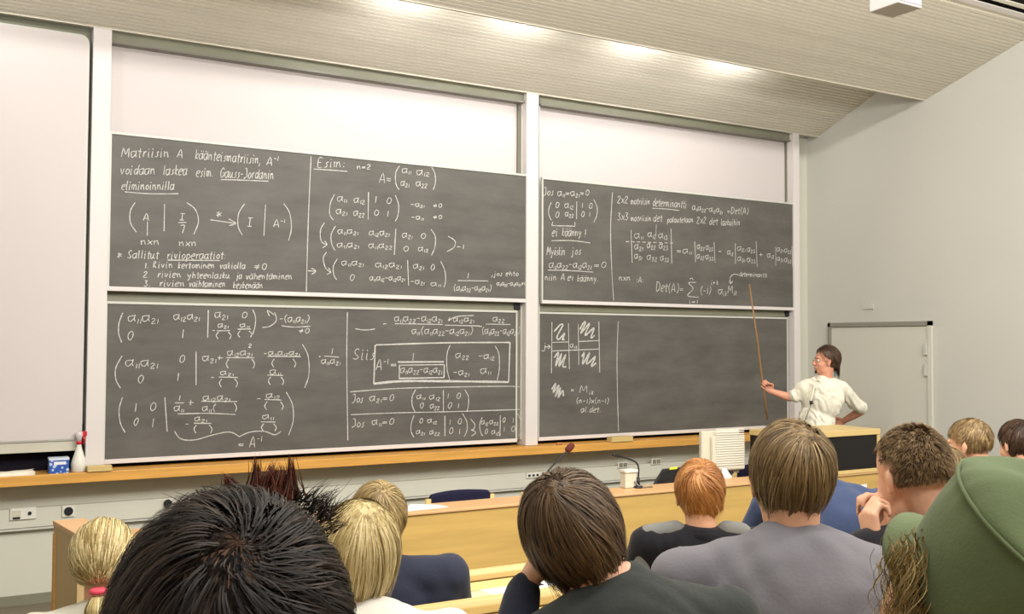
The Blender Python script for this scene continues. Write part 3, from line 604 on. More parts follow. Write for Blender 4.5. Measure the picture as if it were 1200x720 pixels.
# podium
px0, px1 = PY(878, 505, YBN+.45).x, xr
zpt = PY(1031, 502.5, YBN).z
t = empty('podium', ((px0+px1)/2, YBN+.2, ZBN), 'raised birch podium box with black front in front of the lecturer', 'podium')
MB().box((px0, YBN-.01, zpt-.045), (px1, YBN+.45, zpt)).build('top', M['birch_edge'], t, bevel=.004)
MB().box((px0+.012, YBN+.004, ZBN+.04), (px1-.03, YBN+.016, zpt-.045)).build('front_panel', M['black'], t)
MB().box((px1-.03, YBN-.004, ZBN+.013), (px1, YBN+.44, zpt-.045)).build('side_panel', M['birch_edge'], t)
MB().box((px0, YBN+.0, ZBN+.013), (px0+.012, YBN+.44, zpt-.045)).build('side_panel', M['black'], t)
MB().box((px0, YBN-.004, ZBN+.013), (px1-.03, YBN+.03, ZBN+.04)).build('base_rail', M['birch_edge'], t)
# chairs behind the bench
def chair(xa, xb, ztop, y, label):
    t = empty('chair', ((xa+xb)/2, y, 0), label, 'chair', 'navy chairs behind the front bench'); del t['group']
    n = 9; vs = []
    for z in (ztop-.22, ztop-.02, ztop):
        for k in range(n+1):
            f = k/n; b = .035*(1-(2*f-1)**2)
            zz = z+(.012*(1-(2*f-1)**2) if z > ztop-.03 else 0)
            ins = .012 if z == ztop else 0
            vs += [(xa+.03+ins+(xb-xa-.06-2*ins)*f, y+b+ins, zz), (xa+.03+ins+(xb-xa-.06-2*ins)*f, y+b+.045-ins, zz)]
    fs = []
    R = 2*(n+1)
    for r in range(2):
        for k in range(n):
            a = r*R+2*k; fs += [(a, a+2, a+2+R, a+R), (a+1, a+1+R, a+3+R, a+3)]
        fs += [(r*R, r*R+R, r*R+R+1, r*R+1), (r*R+2*n, r*R+2*n+1, r*R+R+2*n+1, r*R+R+2*n)]
    for k in range(n): fs.append((2*R+2*k, 2*R+2*k+2, 2*R+2*k+3, 2*R+2*k+1)); fs.append((2*k, 2*k+1, 2*k+3, 2*k+2))
    MB().add(vs, fs).build('backrest', M['navyfabric'], t, smooth=False, bevel=.006)
    for xx in (xa+.012, xb-.012):
        MB().tube([(xx, y+.02, 0), (xx, y+.02, .45), (xx, y+.015, ztop-.030)], .022, 8).build('post', M['birch_edge'], t, True)
        MB().tube([(xx, y-.38, 0), (xx, y-.38, .44)], .018, 8).build('leg', M['birch_edge'], t, True)
    MB().box((xa+.02, y-.41, .42), (xb-.02, y+.0, .48)).build('seat', M['navyfabric'], t, bevel=.02)
yc = YBN+1.05
a, b = PY(501, 590, yc), PY(579, 590, yc); zt_ = PY(540, 577.5, yc).z
chair(a.x, b.x, zt_, yc, 'navy upholstered chair back with wooden posts, left one behind the bench')
a, b = PY(613, 580, yc), PY(690, 580, yc); zt_ = PY(640, 570.5, yc).z
chair(a.x, b.x, zt_, yc, 'navy chair mostly hidden by the tilted brown-haired head')
yc2 = YBN+1.05
a, b = PY(861, 560, yc2), PY(905, 560, yc2)
chair(a.x, b.x+.2, PY(870, 547.5, yc2).z, yc2, 'dark chair back seen right of the beige monitor stand')
# papers on the bench
def paper(name, pts, z, label, matn='paper', group=None):
    mb = MB(); v = [(x, y, z) for x, y in pts]+[(x, y, z+.0015) for x, y in pts]; n = len(pts)
    mb.add(v, [tuple(range(n-1, -1, -1)), tuple(range(n, 2*n))]+[(i, (i+1) % n, n+(i+1) % n, n+i) for i in range(n)])
    o = mb.build(name, M[matn]); return tag(rebase(o, (pts[0][0], pts[0][1], z)), label, 'paper', group)
def onz(px, py, z): d = ray(px, py); q = CAM+d*((z-EYE)/d[2]); return (q[0], q[1])
zc = ZBN+.013
paper('paper_stack', [onz(471, 600.5, zc), onz(526, 594.6, zc), onz(512, 592.0, zc), onz(481, 591.5, zc)], zc, 'white sheets lying on the counter of the front bench')
p = PY(1012.5, 570.5, YBN+.012)
MB().box((p.x-.03, YBN+.009, p.z-.018), (p.x+.03, YBN+.0125, p.z+.018)).build('label_plate', M['paper'], LB)
# microphones
def mic(base, pts, label, foam):
    t = empty('gooseneck_microphone', base, label, 'microphone')
    MB().lathe([(.035, 0), (.035, .01), (.012, .02)], base, 14).build('base', M['blackplastic'], t, True)
    MB().tube([Vector(base)+Vector((0, 0, .01)), pts[0]], .011, 10).build('stem', M['blackplastic'], t, True)
    sp = []
    for i in range(1, len(pts)-2+1 if False else len(pts)): sp.append(pts[i-1])
    sp.append(pts[-1])
    S = []
    for i in range(len(sp)-1):
        p0, p1, p2, p3 = sp[max(i-1, 0)], sp[i], sp[i+1], sp[min(i+2, len(sp)-1)]
        for j in range(6):
            u = j/6; S.append(0.5*((2*p1)+(-p0+p2)*u+(2*p0-5*p1+4*p2-p3)*u*u+(-p0+3*p1-3*p2+p3)*u**3))
    S.append(sp[-1])
    MB().tube(S, .006, 8).build('gooseneck', M['blackplastic'], t, True)
    e, d = sp[-1], (sp[-1]-sp[-2]).normalized()
    if foam: MB().tube([e-d*.02, e-d*.012, e+d*.02, e+d*.045, e+d*.055], [.010, .021, .024, .020, .006], 12).build('foam_windscreen', mat('brown_foam', (96, 44, 40), .95), t, True)
    else: MB().tube([e-d*.05, e], .009, 10).build('capsule', M['blackplastic'], t, True)
ym = YBN+.18
bz = Vector(PY(637, 590, ym)); bz.z = zc
mic(bz, [PY(636.5, 572, ym), PY(638, 560, ym), PY(645, 549, ym), PY(656, 538, ym), PY(666, 527, ym)], 'gooseneck microphone with red-brown foam tip rising behind tilted head', True)
bz = Vector(PY(748, 572, ym)); bz.z = zc
mic(bz, [PY(748, 560, ym), PY(748.3, 549, ym), PY(745, 542, ym), PY(733, 537, ym), PY(718, 533, ym)], 'bare black gooseneck microphone bent left beside the white desk box', False)
# white box
p = PY(734, 569, YBN+.24)
t = empty('desk_box', (p.x, YBN+.20, zc), 'small white plastic box with cable on the bench counter left of the bare microphone', 'box')
za, zb = PY(734, 567, YBN+.24).z, PY(734, 553.5, YBN+.24).z
xa, xb = PY(728, 560, YBN+.24).x, PY(742, 560, YBN+.24).x
MB().box((xa, YBN+.19, zc), (xb, YBN+.255, zb)).build('housing', M['beigeplastic'], t, bevel=.006)
MB().box((xa-.006, YBN+.18, zb), (xb+.008, YBN+.26, zb+.022)).build('lid', M['whiteplastic'], t, bevel=.006)
MB().tube([(xb-.03, YBN+.185, zb-.06), (xb-.01, YBN+.165, zb-.09), (xb+.015, YBN+.15, zc+.005), (xb+.09, YBN+.14, zc+.006)], .005).build('cable', M['track'], t, True)
# monitors on the lower desk top
def quadbox(p, n, th):   # p: four corners, extruded by n*th
    q = [v+n*th for v in p]; return [*p, *q]
ymn = YBN+.45
t = empty('monitor', (PY(845, 560, ymn).x, ymn, .73), 'beige flat monitor seen from its ribbed back on the front bench', 'monitor')
A = [PY(818.5, 556, ymn-.02), PY(858, 556, ymn+.22), PY(860, 503, ymn+.22), PY(823, 507, ymn-.02)]
zt0 = (A[2].z+A[3].z)/2
def mon(x0, y0, x1, y1, z0, z1, off0, off1, lean=.06):
    dx, dy = x1-x0, y1-y0; L_ = math.hypot(dx, dy); nx, ny = dy/L_, -dx/L_   # normal toward the audience
    P = lambda x, y, z, o: Vector((x+nx*o+nx*0, y+ny*o-(z-z0)*0, z))
    return [P(x0, y0, z0, off0), P(x1, y1, z0, off0), P(x1, y1, z0, off1), P(x0, y0, z0, off1),
            P(x0, y0, z1, off0), P(x1, y1, z1, off0), P(x1, y1, z1, off1), P(x0, y0, z1, off1)]
mx0, mx1 = PY(819, 530, ymn).x, PY(861, 530, ymn).x
z0m, z1m = PY(840, 555, ymn).z, PY(840, 504.5, ymn).z
MB().hexa(mon(mx0, ymn, mx1, ymn-.02, z0m, z1m, 0, .035)).build('bezel', M['beigeplastic'], t, bevel=.006)
MB().hexa(mon(mx0+.075, ymn-.03, mx1+.02, ymn-.055, z0m+.03, z1m-.035, 0, .045)).build('back_cover', M['beigeplastic'], t, bevel=.012)
for k in range(16):
    zz = z0m+.07+k*.018
    MB().hexa(mon(mx0+.10, ymn-.078, mx1+.0, ymn-.10, zz, zz+.007, 0, .006)).build('vent_rib', M['whiteplastic'], t)
MB().hexa(mon((mx0+mx1)/2-.03, ymn-.02, (mx0+mx1)/2+.07, ymn-.03, .76, z0m+.08, 0, .04)).build('neck', M['beigeplastic'], t)
MB().lathe([(.13, 0), (.13, .012), (.05, .03)], ((mx0+mx1)/2+.02, ymn-.02, .731), 20).build('foot', M['beigeplastic'], t, True)
MB().hexa(mon((mx0+mx1)/2-.02, ymn-.09, (mx0+mx1)/2+.06, ymn-.10, z0m+.005, z0m+.03, 0, .02)).build('port_strip', M['blackplastic'], t)
# sheets standing beside the foot
yk = YBN+.28
pp_ = [PY(846, 549, yk), PY(851, 549, yk), PY(862, 566, yk-.0), PY(846, 566, yk)]
mb = MB(); mb.add(pp_+[v+Vector((0, .003, 0)) for v in pp_], [(0, 1, 2, 3), (7, 6, 5, 4), (0, 4, 5, 1), (1, 5, 6, 2), (2, 6, 7, 3), (3, 7, 4, 0)])
o = mb.build('paper_card', M['paper']); tag(rebase(o, (pp_[3].x, yk, pp_[3].z)), 'white card leaning under the beige monitor', 'paper')
# tilted black screen
ys = YBN+.42
t = empty('tilted_screen', (PY(785, 565, ys).x, ys, .73), 'black tilted touch screen with yellow sticker left of red-haired head', 'screen')
a0, a1, a2, a3 = PY(763, 571, ys-.12), PY(818, 566, ys-.12), PY(818, 545.5, ys+.06), PY(776, 549.5, ys+.06)
nrm = (a1-a0).cross(a3-a0).normalized(); nrm = nrm if nrm.y > 0 else -nrm
MB().hexa(quadbox([a0, a1, a2, a3], nrm, .03)).build('housing', M['blackplastic'], t, bevel=.006)
e_ = -nrm*.004
def lerp4(u, v): return (a0*(1-u)+a1*u)*(1-v)+(a3*(1-u)+a2*u)*v
MB().hexa(quadbox([lerp4(.08, .1)+e_, lerp4(.92, .1)+e_, lerp4(.92, .85)+e_, lerp4(.08, .85)+e_], nrm, .003)).build('display', mat('dark_display', (16, 15, 20), .25, .5), t)
MB().hexa(quadbox([lerp4(.22, .88)+e_, lerp4(.42, .88)+e_, lerp4(.42, 1.0)+e_, lerp4(.22, 1.0)+e_], nrm, .003)).build('sticker', M['yellow'], t)
MB().tube([(a0+a1+a2+a3)/4+nrm*.03, Vector(((a0.x+a1.x)/2, ys+.08, .735))], .02).build('stand', M['blackplastic'], t, True)

# ------------------------------------------------------------------ student desk rows
def row(yf, zt, zseat, xa, xb, fz, label, ysd):
    t = empty('desk_row', ((xa+xb)/2, yf, fz), label, 'desk')
    MB().box((xa, yf, fz+.22), (xb, yf+.02, zt-.045)).build('front_panel', M['birch'], t)
    MB().prism([(yf+.03, zt-.052), (yf+.034, zt-.01), (yf+.022, zt+.004), (yf-.008, zt+.004), (yf-.018, zt-.012), (yf-.018, zt-.036)], xa, xb).build('front_rail', M['birch_edge'], t, bevel=.003)
    MB().box((xa, yf-.021, zt-.040), (xb, yf-.018, zt-.033)).build('groove', M['groove'], t)
    MB().prism([(yf-.002, zt-.052), (yf-.002, zt-.036), (yf-.11, zt-.046), (yf-.11, zt-.060)], xa, xb).build('pen_tray', M['birch_edge'], t)
    MB().box((xa, yf-.36, zt-.068), (xb, yf-.108, zt-.049)).build('desk_top', M['laminate'], t)
    MB().box((xa, yf-.375, zt-.07), (xb, yf-.36, zt-.046)).build('near_edge', M['birch_edge'], t, bevel=.003)
    MB().box((xa, ysd, zseat-.03), (xb, ysd+.40, zseat)).build('seat_plank', M['birch_edge'], t, bevel=.006)
    n = 6
    for k in range(n+1):
        xx = xa+.05+(xb-xa-.13)*k/n
        MB().box((xx, yf-.33, fz), (xx+.03, yf-.02, zt-.07)).build('support', M['birch'], t)
    return t
# row A (front row of desks); its seat plank belongs to row B and so on
rA = row(3.60, 0.995, .72, 1.0, 8.2, .24, 'front row of birch student desks nearest the lecture bench', 3.70) if False else None
def rows():
    t = row(3.60, 0.995, .0, 0.9, 7.6, .24, 'first row of pale birch student desks behind the lecture bench', 3.9)
    for ch in list(t.children):
        if ch.name.startswith('seat_plank'): bpy.data.objects.remove(ch)
    row(2.45, 1.21, .70, 0.35, 6.6, .46, 'second row of pale birch desks crossing in front of the foreground shoulders', 2.52)
    row(1.14, 1.43, .92, -0.6, 5.2, .68, 'third row of desks, hidden below the nearest heads', 1.20)
    row(-0.02, 1.62, 1.14, -1.5, 4.5, .90, 'rear desk row directly under the viewpoint', 0.03)
rows()
zA, zB = 0.995-.0485, 1.21-.0485
def sheet(px, py, w_, d_, rot, z, label):
    x, y = onz(px, py, z); pts = []
    for u, v in ((-1, -1), (1, -1), (1, 1), (-1, 1)):
        a, b = u*w_/2, v*d_/2; pts.append((x+a*math.cos(rot)-b*math.sin(rot), y+a*math.sin(rot)+b*math.cos(rot)))
    return paper('paper_sheet', pts, z, label)
sheet(598, 688, .26, .18, .1, zA, 'white sheet on the first desk row left of the raised navy sleeve')
sheet(646, 679, .26, .18, -.12, zA, 'white sheet on the first desk row right of the raised navy sleeve')
sheet(748, 664, .28, .16, .05, zA, 'white sheet on the first desk row left of the red-haired student')
sheet(886, 648, .24, .18, .2, zA, 'white sheet on the first desk row between red-haired student and grey sweater')

# ------------------------------------------------------------------ people
_ico = {}
def ico(sub):
    if sub not in _ico:
        b = bmesh.new(); bmesh.ops.create_icosphere(b, subdivisions=sub, radius=1)
        _ico[sub] = ([v.co.copy() for v in b.verts], [tuple(v.index for v in f.verts) for f in b.faces]); b.free()
    return _ico[sub]
class Blob:
    """volumes that are fused into one continuous skin by a voxel remesh"""
    def __init__(s): s.mb = MB()
    def ell(s, c, r, rot=None, sub=3):
        v, f = ico(sub); c = Vector(c)
        R = rot if rot else Matrix.Identity(3)
        s.mb.add([c+R@Vector((p.x*r[0], p.y*r[1], p.z*r[2])) for p in v], f); return s
    def cone(s, a, b, ra, rb, flat=False, n=16):
        a, b = Vector(a), Vector(b); t = (b-a); L = t.length
        if L < 1e-5: return s
        t /= L; rings = []
        if not flat:
            for k in (80, 60, 35, 15): q = R_(k); rings.append((a-t*ra*math.sin(q), ra*math.cos(q)))
        rings.append((a, ra)); rings.append(((a+b)/2, (ra+rb)/2)); rings.append((b, rb))
        if not flat:
            for k in (15, 35, 60, 80): q = R_(k); rings.append((b+t*rb*math.sin(q), rb*math.cos(q)))
        x = t.orthogonal().normalized(); y = t.cross(x); vs = []
        for c, r in rings:
            for k in range(n):
                q = 2*PI*k/n; vs.append(c+(x*math.cos(q)+y*math.sin(q))*r)
        N = len(rings)
        fs = [(i*n+k, i*n+(k+1) % n, (i+1)*n+(k+1) % n, (i+1)*n+k) for i in range(N-1) for k in range(n)]
        fs += [tuple(range(n-1, -1, -1)), tuple(range((N-1)*n, N*n))]
        s.mb.add(vs, fs); return s
    def chain(s, pts, rs, flat_end=False):
        for i in range(len(pts)-1): s.cone(pts[i], pts[i+1], rs[i], rs[i+1])
        return s
    def build(s, name, m, parent, voxel=.006, it=4, wrinkle=0.0, wscale=9.0, cut=None):
        tmp = s.mb.build('tmp', m)
        rm = tmp.modifiers.new('r', 'REMESH'); rm.mode = 'VOXEL'; rm.voxel_size = voxel; rm.use_smooth_shade = True
        sm = tmp.modifiers.new('s', 'SMOOTH'); sm.iterations = it; sm.factor = .6
        dg = bpy.context.evaluated_depsgraph_get(); me = bpy.data.meshes.new_from_object(tmp.evaluated_get(dg))
        bpy.data.objects.remove(tmp)
        n = len(me.vertices); co = np.empty(n*3); me.vertices.foreach_get('co', co); co = co.reshape(-1, 3)
        if wrinkle:
            no = np.empty(n*3); me.vertices.foreach_get('normal', no); no = no.reshape(-1, 3)
            ph = random.random()*20
            q = co*wscale+ph; warp = np.stack([np.sin(q[:, 1]*1.3+q[:, 2]*.7), np.sin(q[:, 2]*1.1+q[:, 0]*1.7), np.sin(q[:, 0]*.9-q[:, 1]*1.2)], 1)
            q2 = q+1.4*warp
            h = np.sin(q2[:, 0]*1.5+q2[:, 2]*2.1)*.5+np.sin(q2[:, 1]*2.3-q2[:, 2]*2.7+1)*.35+np.sin(q2[:, 0]*4.1+q2[:, 1]*3.7+q2[:, 2]*2.9)*.22
            co = co+no*(h*wrinkle)[:, None]
        co = co-np.array(wpos(parent)) if parent else co
        me.vertices.foreach_set('co', co.ravel()); me.update(); me.name = name
        me.polygons.foreach_set('use_smooth', [True]*len(me.polygons))
        me.materials.clear(); me.materials.append(m)
        o = bpy.data.objects.new(name, me); COL.objects.link(o); o.parent = parent
        return o

def rotm(yaw, pitch=0, roll=0):   # yaw ccw, pitch>0 looks down, roll>0 tips the crown to the person's right
    return (Matrix.Rotation(R_(yaw), 3, 'Z') @ Matrix.Rotation(R_(-pitch), 3, 'X') @ Matrix.Rotation(R_(roll), 3, 'Y'))
class Fr:
    def __init__(s, c, yaw, pitch=0, roll=0, k=1.0): s.c = Vector(c); s.R = rotm(yaw, pitch, roll); s.k = k
    def __call__(s, x, y, z): return s.c+s.R@(Vector((x, y, z))*s.k)
    def d(s, x, y, z): return s.R@Vector((x, y, z))

SK = (0.0, -0.012, 0.035); SR = (0.074, 0.094, 0.088)     # skull centre, radii
def head_blob(B, H, face=True, ear=True):
    k = H.k; E = lambda c, r, rot=None: B.ell(H(*c), tuple(v*k for v in r), H.R@rot if rot else H.R)
    E(SK, SR)
    E((0, .040, -.020), (.058, .052, .080)); E((0, .058, -.088), (.026, .024, .022)); E((0, .020, -.070), (.050, .055, .045))
    for s in (-1, 1):
        E((s*.034, .052, -.028), (.024, .028, .022))
        if ear:
            E((s*.074, -.004, -.006), (.007, .017, .028), Matrix.Rotation(R_(s*18), 3, 'Z')); E((s*.079, -.010, .004), (.007, .012, .020)); E((s*.075, .000, -.026), (.006, .008, .010))
    if face:
        B.cone(H(0, .084, .016), H(0, .106, -.026), .008*k, .013*k)
        for s in (-1, 1): E((s*.010, .098, -.030), (.008, .010, .007))
        E((0, .078, .030), (.052, .016, .010)); E((0, .088, -.056), (.024, .010, .006)); E((0, .086, -.066), (.020, .010, .006))
def hand_parts(B, wr, d, n, thumb, curl=.5, k=1.0, spread=.5):
    """palm and five tapering fingers. d finger direction, n palm normal, thumb side vector"""
    d, n = Vector(d).normalized(), Vector(n); n = (n-d*n.dot(d)).normalized(); t = Vector(thumb); t = (t-d*t.dot(d)-n*t.dot(n)).normalized()
    wr = Vector(wr)
    L = [(.078, .043, .026, .021), (.084, .047, .030, .022), (.079, .044, .028, .021), (.070, .034, .021, .019)]
    off = [.028, .0095, -.0095, -.028]
    for i in range(4):
        b = wr+d*L[i][0]*k+t*off[i]*k
        B.cone(wr+t*off[i]*.55*k, b, .015*k, .0115*k)
        dirv = (d+t*off[i]*spread*6).normalized(); p = b; r = .0095*k
        for j in range(3):
            a = curl*(.55+.55*j)*1.25
            dv = (dirv*math.cos(a)+n*math.sin(a)).normalized() if j == 0 else (dirv*math.cos(min(a+curl*.6*j, 3.0))+n*math.sin(min(a+curl*.6*j, 3.0)))
            q = p+dv*L[i][1+j]*k; B.cone(p, q, r, r*.9, n=10); p = q; r *= .9
    tb = wr+t*.022*k+d*.018*k; q = tb+(t*.75+d*.6+n*.45).normalized()*.038*k
    B.cone(wr+d*.01*k, tb, .016*k, .014*k); B.cone(tb, q, .014*k, .011*k)
    q2 = q+(d*.85+n*(.3+curl*.5)+t*(.25-curl*.6)).normalized()*.032*k; B.cone(q, q2, .011*k, .010*k)
    q3 = q2+(d*.8+n*(.3+curl*.7)-t*curl*.5).normalized()*.024*k; B.cone(q2, q3, .010*k, .008*k)

def hair(name, H, m, parent, crown=(0, -.55, .83), n=3000, length=.10, lift=.012, width=.0022, grav=.6, swirl=.15, noise_=.25, segs=7,
         zmin=-.45, fringe=.45, ribz=.0, clump=.4, seed=1, stiff=0.0, shell=True, bald=0.0, sideburn=.32, end_in=1.0, croot=1, part=None, flare=0.0, hl=None):
    rg = np.random.default_rng(seed); k = H.k
    r = np.array(SR)*1.035; cen = np.array(SK); c = np.array(crown, float); c /= np.linalg.norm(c)
    P = rg.normal(size=(n*4, 3)); P /= np.linalg.norm(P, axis=1)[:, None]
    def keep(P):
        x, y, z = P[:, 0], P[:, 1], P[:, 2]
        back = (y < -.08) & (z > zmin+.0*y); side = (y >= -.08) & (y < sideburn) & (z > .02+.25*(y+.1)); top = z > fringe+.0*y
        return back | side | (top & (y < .93))
    if hl is not None: keep2 = lambda P: keep(P) & hl(P)
    else: keep2 = keep
    P = P[keep2(P)][:n]
    Q = c+rg.normal(size=(n//7 if croot else 1, 3))*.16; Q /= np.linalg.norm(Q, axis=1)[:, None]; P = np.concatenate([P, Q[keep2(Q)]]); N = len(P)   # more roots round the crown
    nclump = max(30, N//14); ci = rg.integers(0, N, nclump); D = P@P[ci].T; cl = np.argmax(D, 1)
    ctone = rg.random(nclump); tone = np.clip(.62*ctone[cl]+.38*rg.random(N), 0, 1)
    Lr = length*(0.6+.6*rg.random(N)) if np.isscalar(length) else length(P)*(0.8+.4*rg.random(N))
    layer = rg.random(N)
    p = P*r*(1+.35*lift/np.mean(r)); pts = [p.copy()]
    nz = rg.normal(size=(N, 3))*noise_*.5+rg.normal(size=(nclump, 3))[cl]*noise_
    g = np.array(H.R.transposed()@Vector((0, 0, -1)))
    st = Lr[:, None]/segs
    sgn = 1.0
    lifts = lift*(0.25+.9*layer)
    for s in range(segs):
        nn = p/(r*r); nn /= np.linalg.norm(nn, axis=1)[:, None]
        aw = -(c-nn*(nn@c)[:, None]); ln = np.linalg.norm(aw, axis=1)[:, None]; aw = aw/np.maximum(ln, .15)
        if part is not None:   # parting plane: comb sideways away from x=part
            sx = np.sign(p[:, 0]-part); e = np.zeros_like(p); e[:, 0] = sx; e -= nn*(e*nn).sum(1)[:, None]; aw = aw*.4+e*.9
        sw = np.cross(nn, aw); u = (s+1)/segs
        gg = g-nn*(nn@g)[:, None]
        rho = np.sqrt(((p/r)**2).sum(1)); free = np.clip((rho-1.25)/.3, 0, 1)[:, None]
        d = aw*(1-free)*(1.0)+gg*grav*u+g*free*1.2+sw*swirl*(1-free)+nz*(.4+.6*u)*.6+nn*(stiff+flare*u)
        d /= np.linalg.norm(d, axis=1)[:, None]
        p = p+d*st
        q = p/r; rho = np.sqrt((q**2).sum(1)); tgt = 1+lifts/np.mean(r)*(math.sin(min(u*1.8, 1.57)))*(1-.35*u*end_in)
        low = rho < tgt; p[low] *= (tgt/rho)[low][:, None]
        if stiff == 0:
            hi = (~low) & (p[:, 2] > -.045); f = (1+(tgt-1)*1.0)/rho; p[hi] *= (f[hi]*.75+.25)[:, None]
        pts.append(p.copy())
    pts = np.array(pts)      # S,N,3
    # pull ends of a clump together
    mean_ = np.zeros((pts.shape[0], nclump, 3)); cnt = np.bincount(cl, minlength=nclump)[None, :, None]
    for s in range(pts.shape[0]):
        for a in range(3): mean_[s, :, a] = np.bincount(cl, weights=pts[s, :, a], minlength=nclump)
    mean_ /= np.maximum(cnt, 1)
    for s in range(pts.shape[0]):
        w_ = clump*(s/segs)**1.2; pts[s] = pts[s]*(1-w_)+mean_[s][cl]*w_
        q = np.sqrt(((pts[s]/r)**2).sum(1)); b = q < 1.01; pts[s][b] /= q[b][:, None]/1.01
    S = pts.shape[0]
    verts = np.empty((S, 2, N, 3)); wdt = width*(.7+.6*rg.random(N))
    for s in range(S):
        a = pts[min(s+1, S-1)]-pts[max(s-1, 0)]; a /= np.maximum(np.linalg.norm(a, axis=1), 1e-9)[:, None]
        nn = pts[s]/(r*r); nn /= np.linalg.norm(nn, axis=1)[:, None]; nn = nn+nz*.5
        sd = np.cross(a, nn); sd /= np.maximum(np.linalg.norm(sd, axis=1), 1e-9)[:, None]
        ww = (wdt*(1-.75*(s/(S-1))**1.5))[:, None]*.5
        verts[s, 0] = pts[s]+sd*ww; verts[s, 1] = pts[s]-sd*ww
    V = (verts.reshape(-1, 3)+cen)*k
    Rm = np.array(H.R); V = V@Rm.T+np.array(H.c)
    idx = np.arange(S*2*N).reshape(S, 2, N)
    F = np.stack([idx[:-1, 0], idx[:-1, 1], idx[1:, 1], idx[1:, 0]], -1).reshape(-1, 4)
    tn = np.tile(tone, S*2)
    V = list(map(tuple, V)); F = F.tolist(); T_ = tn.tolist()
    if shell:   # dark under-layer that hides the scalp
        vi, fi = ico(4); A = np.array(vi); kp = keep2(A*1.0) & (A@c < (math.cos(bald) if bald else 2)); kk = len(V); mp = {}
        for f in fi:
            if all(kp[i] for i in f):
                ff = []
                for i in f:
                    if i not in mp:
                        mp[i] = kk+len(mp); q = Vector((np.array(A[i])*r*(1.0+lift*.04/np.mean(r))+cen))*k; V.append(tuple(H.R@q+H.c)); T_.append(0.0)
                    ff.append(mp[i])
                F.append(ff)
    me = bpy.data.meshes.new(name); off = Vector(wpos(parent)); V = (np.array(V)-np.array(off)).tolist()
    me.from_pydata(V, [], F); me.update()
    at = me.attributes.new('tone', 'FLOAT', 'POINT'); at.data.foreach_set('value', T_)
    me.polygons.foreach_set('use_smooth', [True]*len(me.polygons)); me.materials.append(m)
    o = bpy.data.objects.new(name, me); COL.objects.link(o); o.parent = parent
    return o
def tufts(name, m, parent, roots, dirs, length, width=.0016, segs=6, spread=.3, per=40, seed=3, droop=.0, curl=0.0, rad=.008, converge=.6, tone0=.2, tone1=1.0):
    """locks of free hair: each lock starts round a root point and narrows along its direction"""
    rg = np.random.default_rng(seed); V = []; F = []; T_ = []
    for (rt, dr) in zip(roots, dirs):
        rt, dr = np.array(rt), np.array(dr, float); dr /= np.linalg.norm(dr); L = length*(.7+.6*rg.random()); bend = rg.normal(size=3)*spread*.5
        for j in range(per):
            o = rg.normal(size=3)*rad; tn = tone0+(tone1-tone0)*rg.random(); d2 = rg.normal(size=3)*spread*.4; sd = rg.normal(size=3); sd -= dr*(sd@dr); sd /= np.linalg.norm(sd)
            l = L*(.7+.4*rg.random()); k = len(V); ph = rg.random()*6.28; e1 = sd; e2 = np.cross(dr, sd)
            for s in range(segs+1):
                u = s/segs; c = rt+o*(1-converge*u)+dr*l*u+(bend+d2*.6)*l*u*u+np.array([0, 0, -1])*droop*l*u*u+curl*(e1*math.cos(ph+u*11)+e2*math.sin(ph+u*11)-e1*math.cos(ph)-e2*math.sin(ph)); ww = width*(1-.8*u)*.5
                V += [tuple(c+sd*ww), tuple(c-sd*ww)]; T_ += [tn, tn]
            F += [(k+2*s, k+2*s+1, k+2*s+3, k+2*s+2) for s in range(segs)]
    off = np.array(wpos(parent)); me = bpy.data.meshes.new(name); me.from_pydata((np.array(V)-off).tolist(), [], F); me.update()
    at = me.attributes.new('tone', 'FLOAT', 'POINT'); at.data.foreach_set('value', T_)
    me.polygons.foreach_set('use_smooth', [True]*len(me.polygons)); me.materials.append(m)
    o = bpy.data.objects.new(name, me); COL.objects.link(o); o.parent = parent; return o

def eyes(H, parent):
    for s in (-1, 1):
        b = MB(); v, f = ico(2); c = H(s*.031, .074, .006)
        b.add([c+p*.0115*H.k for p in v], f); e = b.build('eye', M['eye'], parent, True)
        b = MB(); c2 = c+H.d(0, .0075, 0)*H.k; b.add([c2+p*.0058*H.k for p in v], f); b.build('iris', M['iris'], e, True)

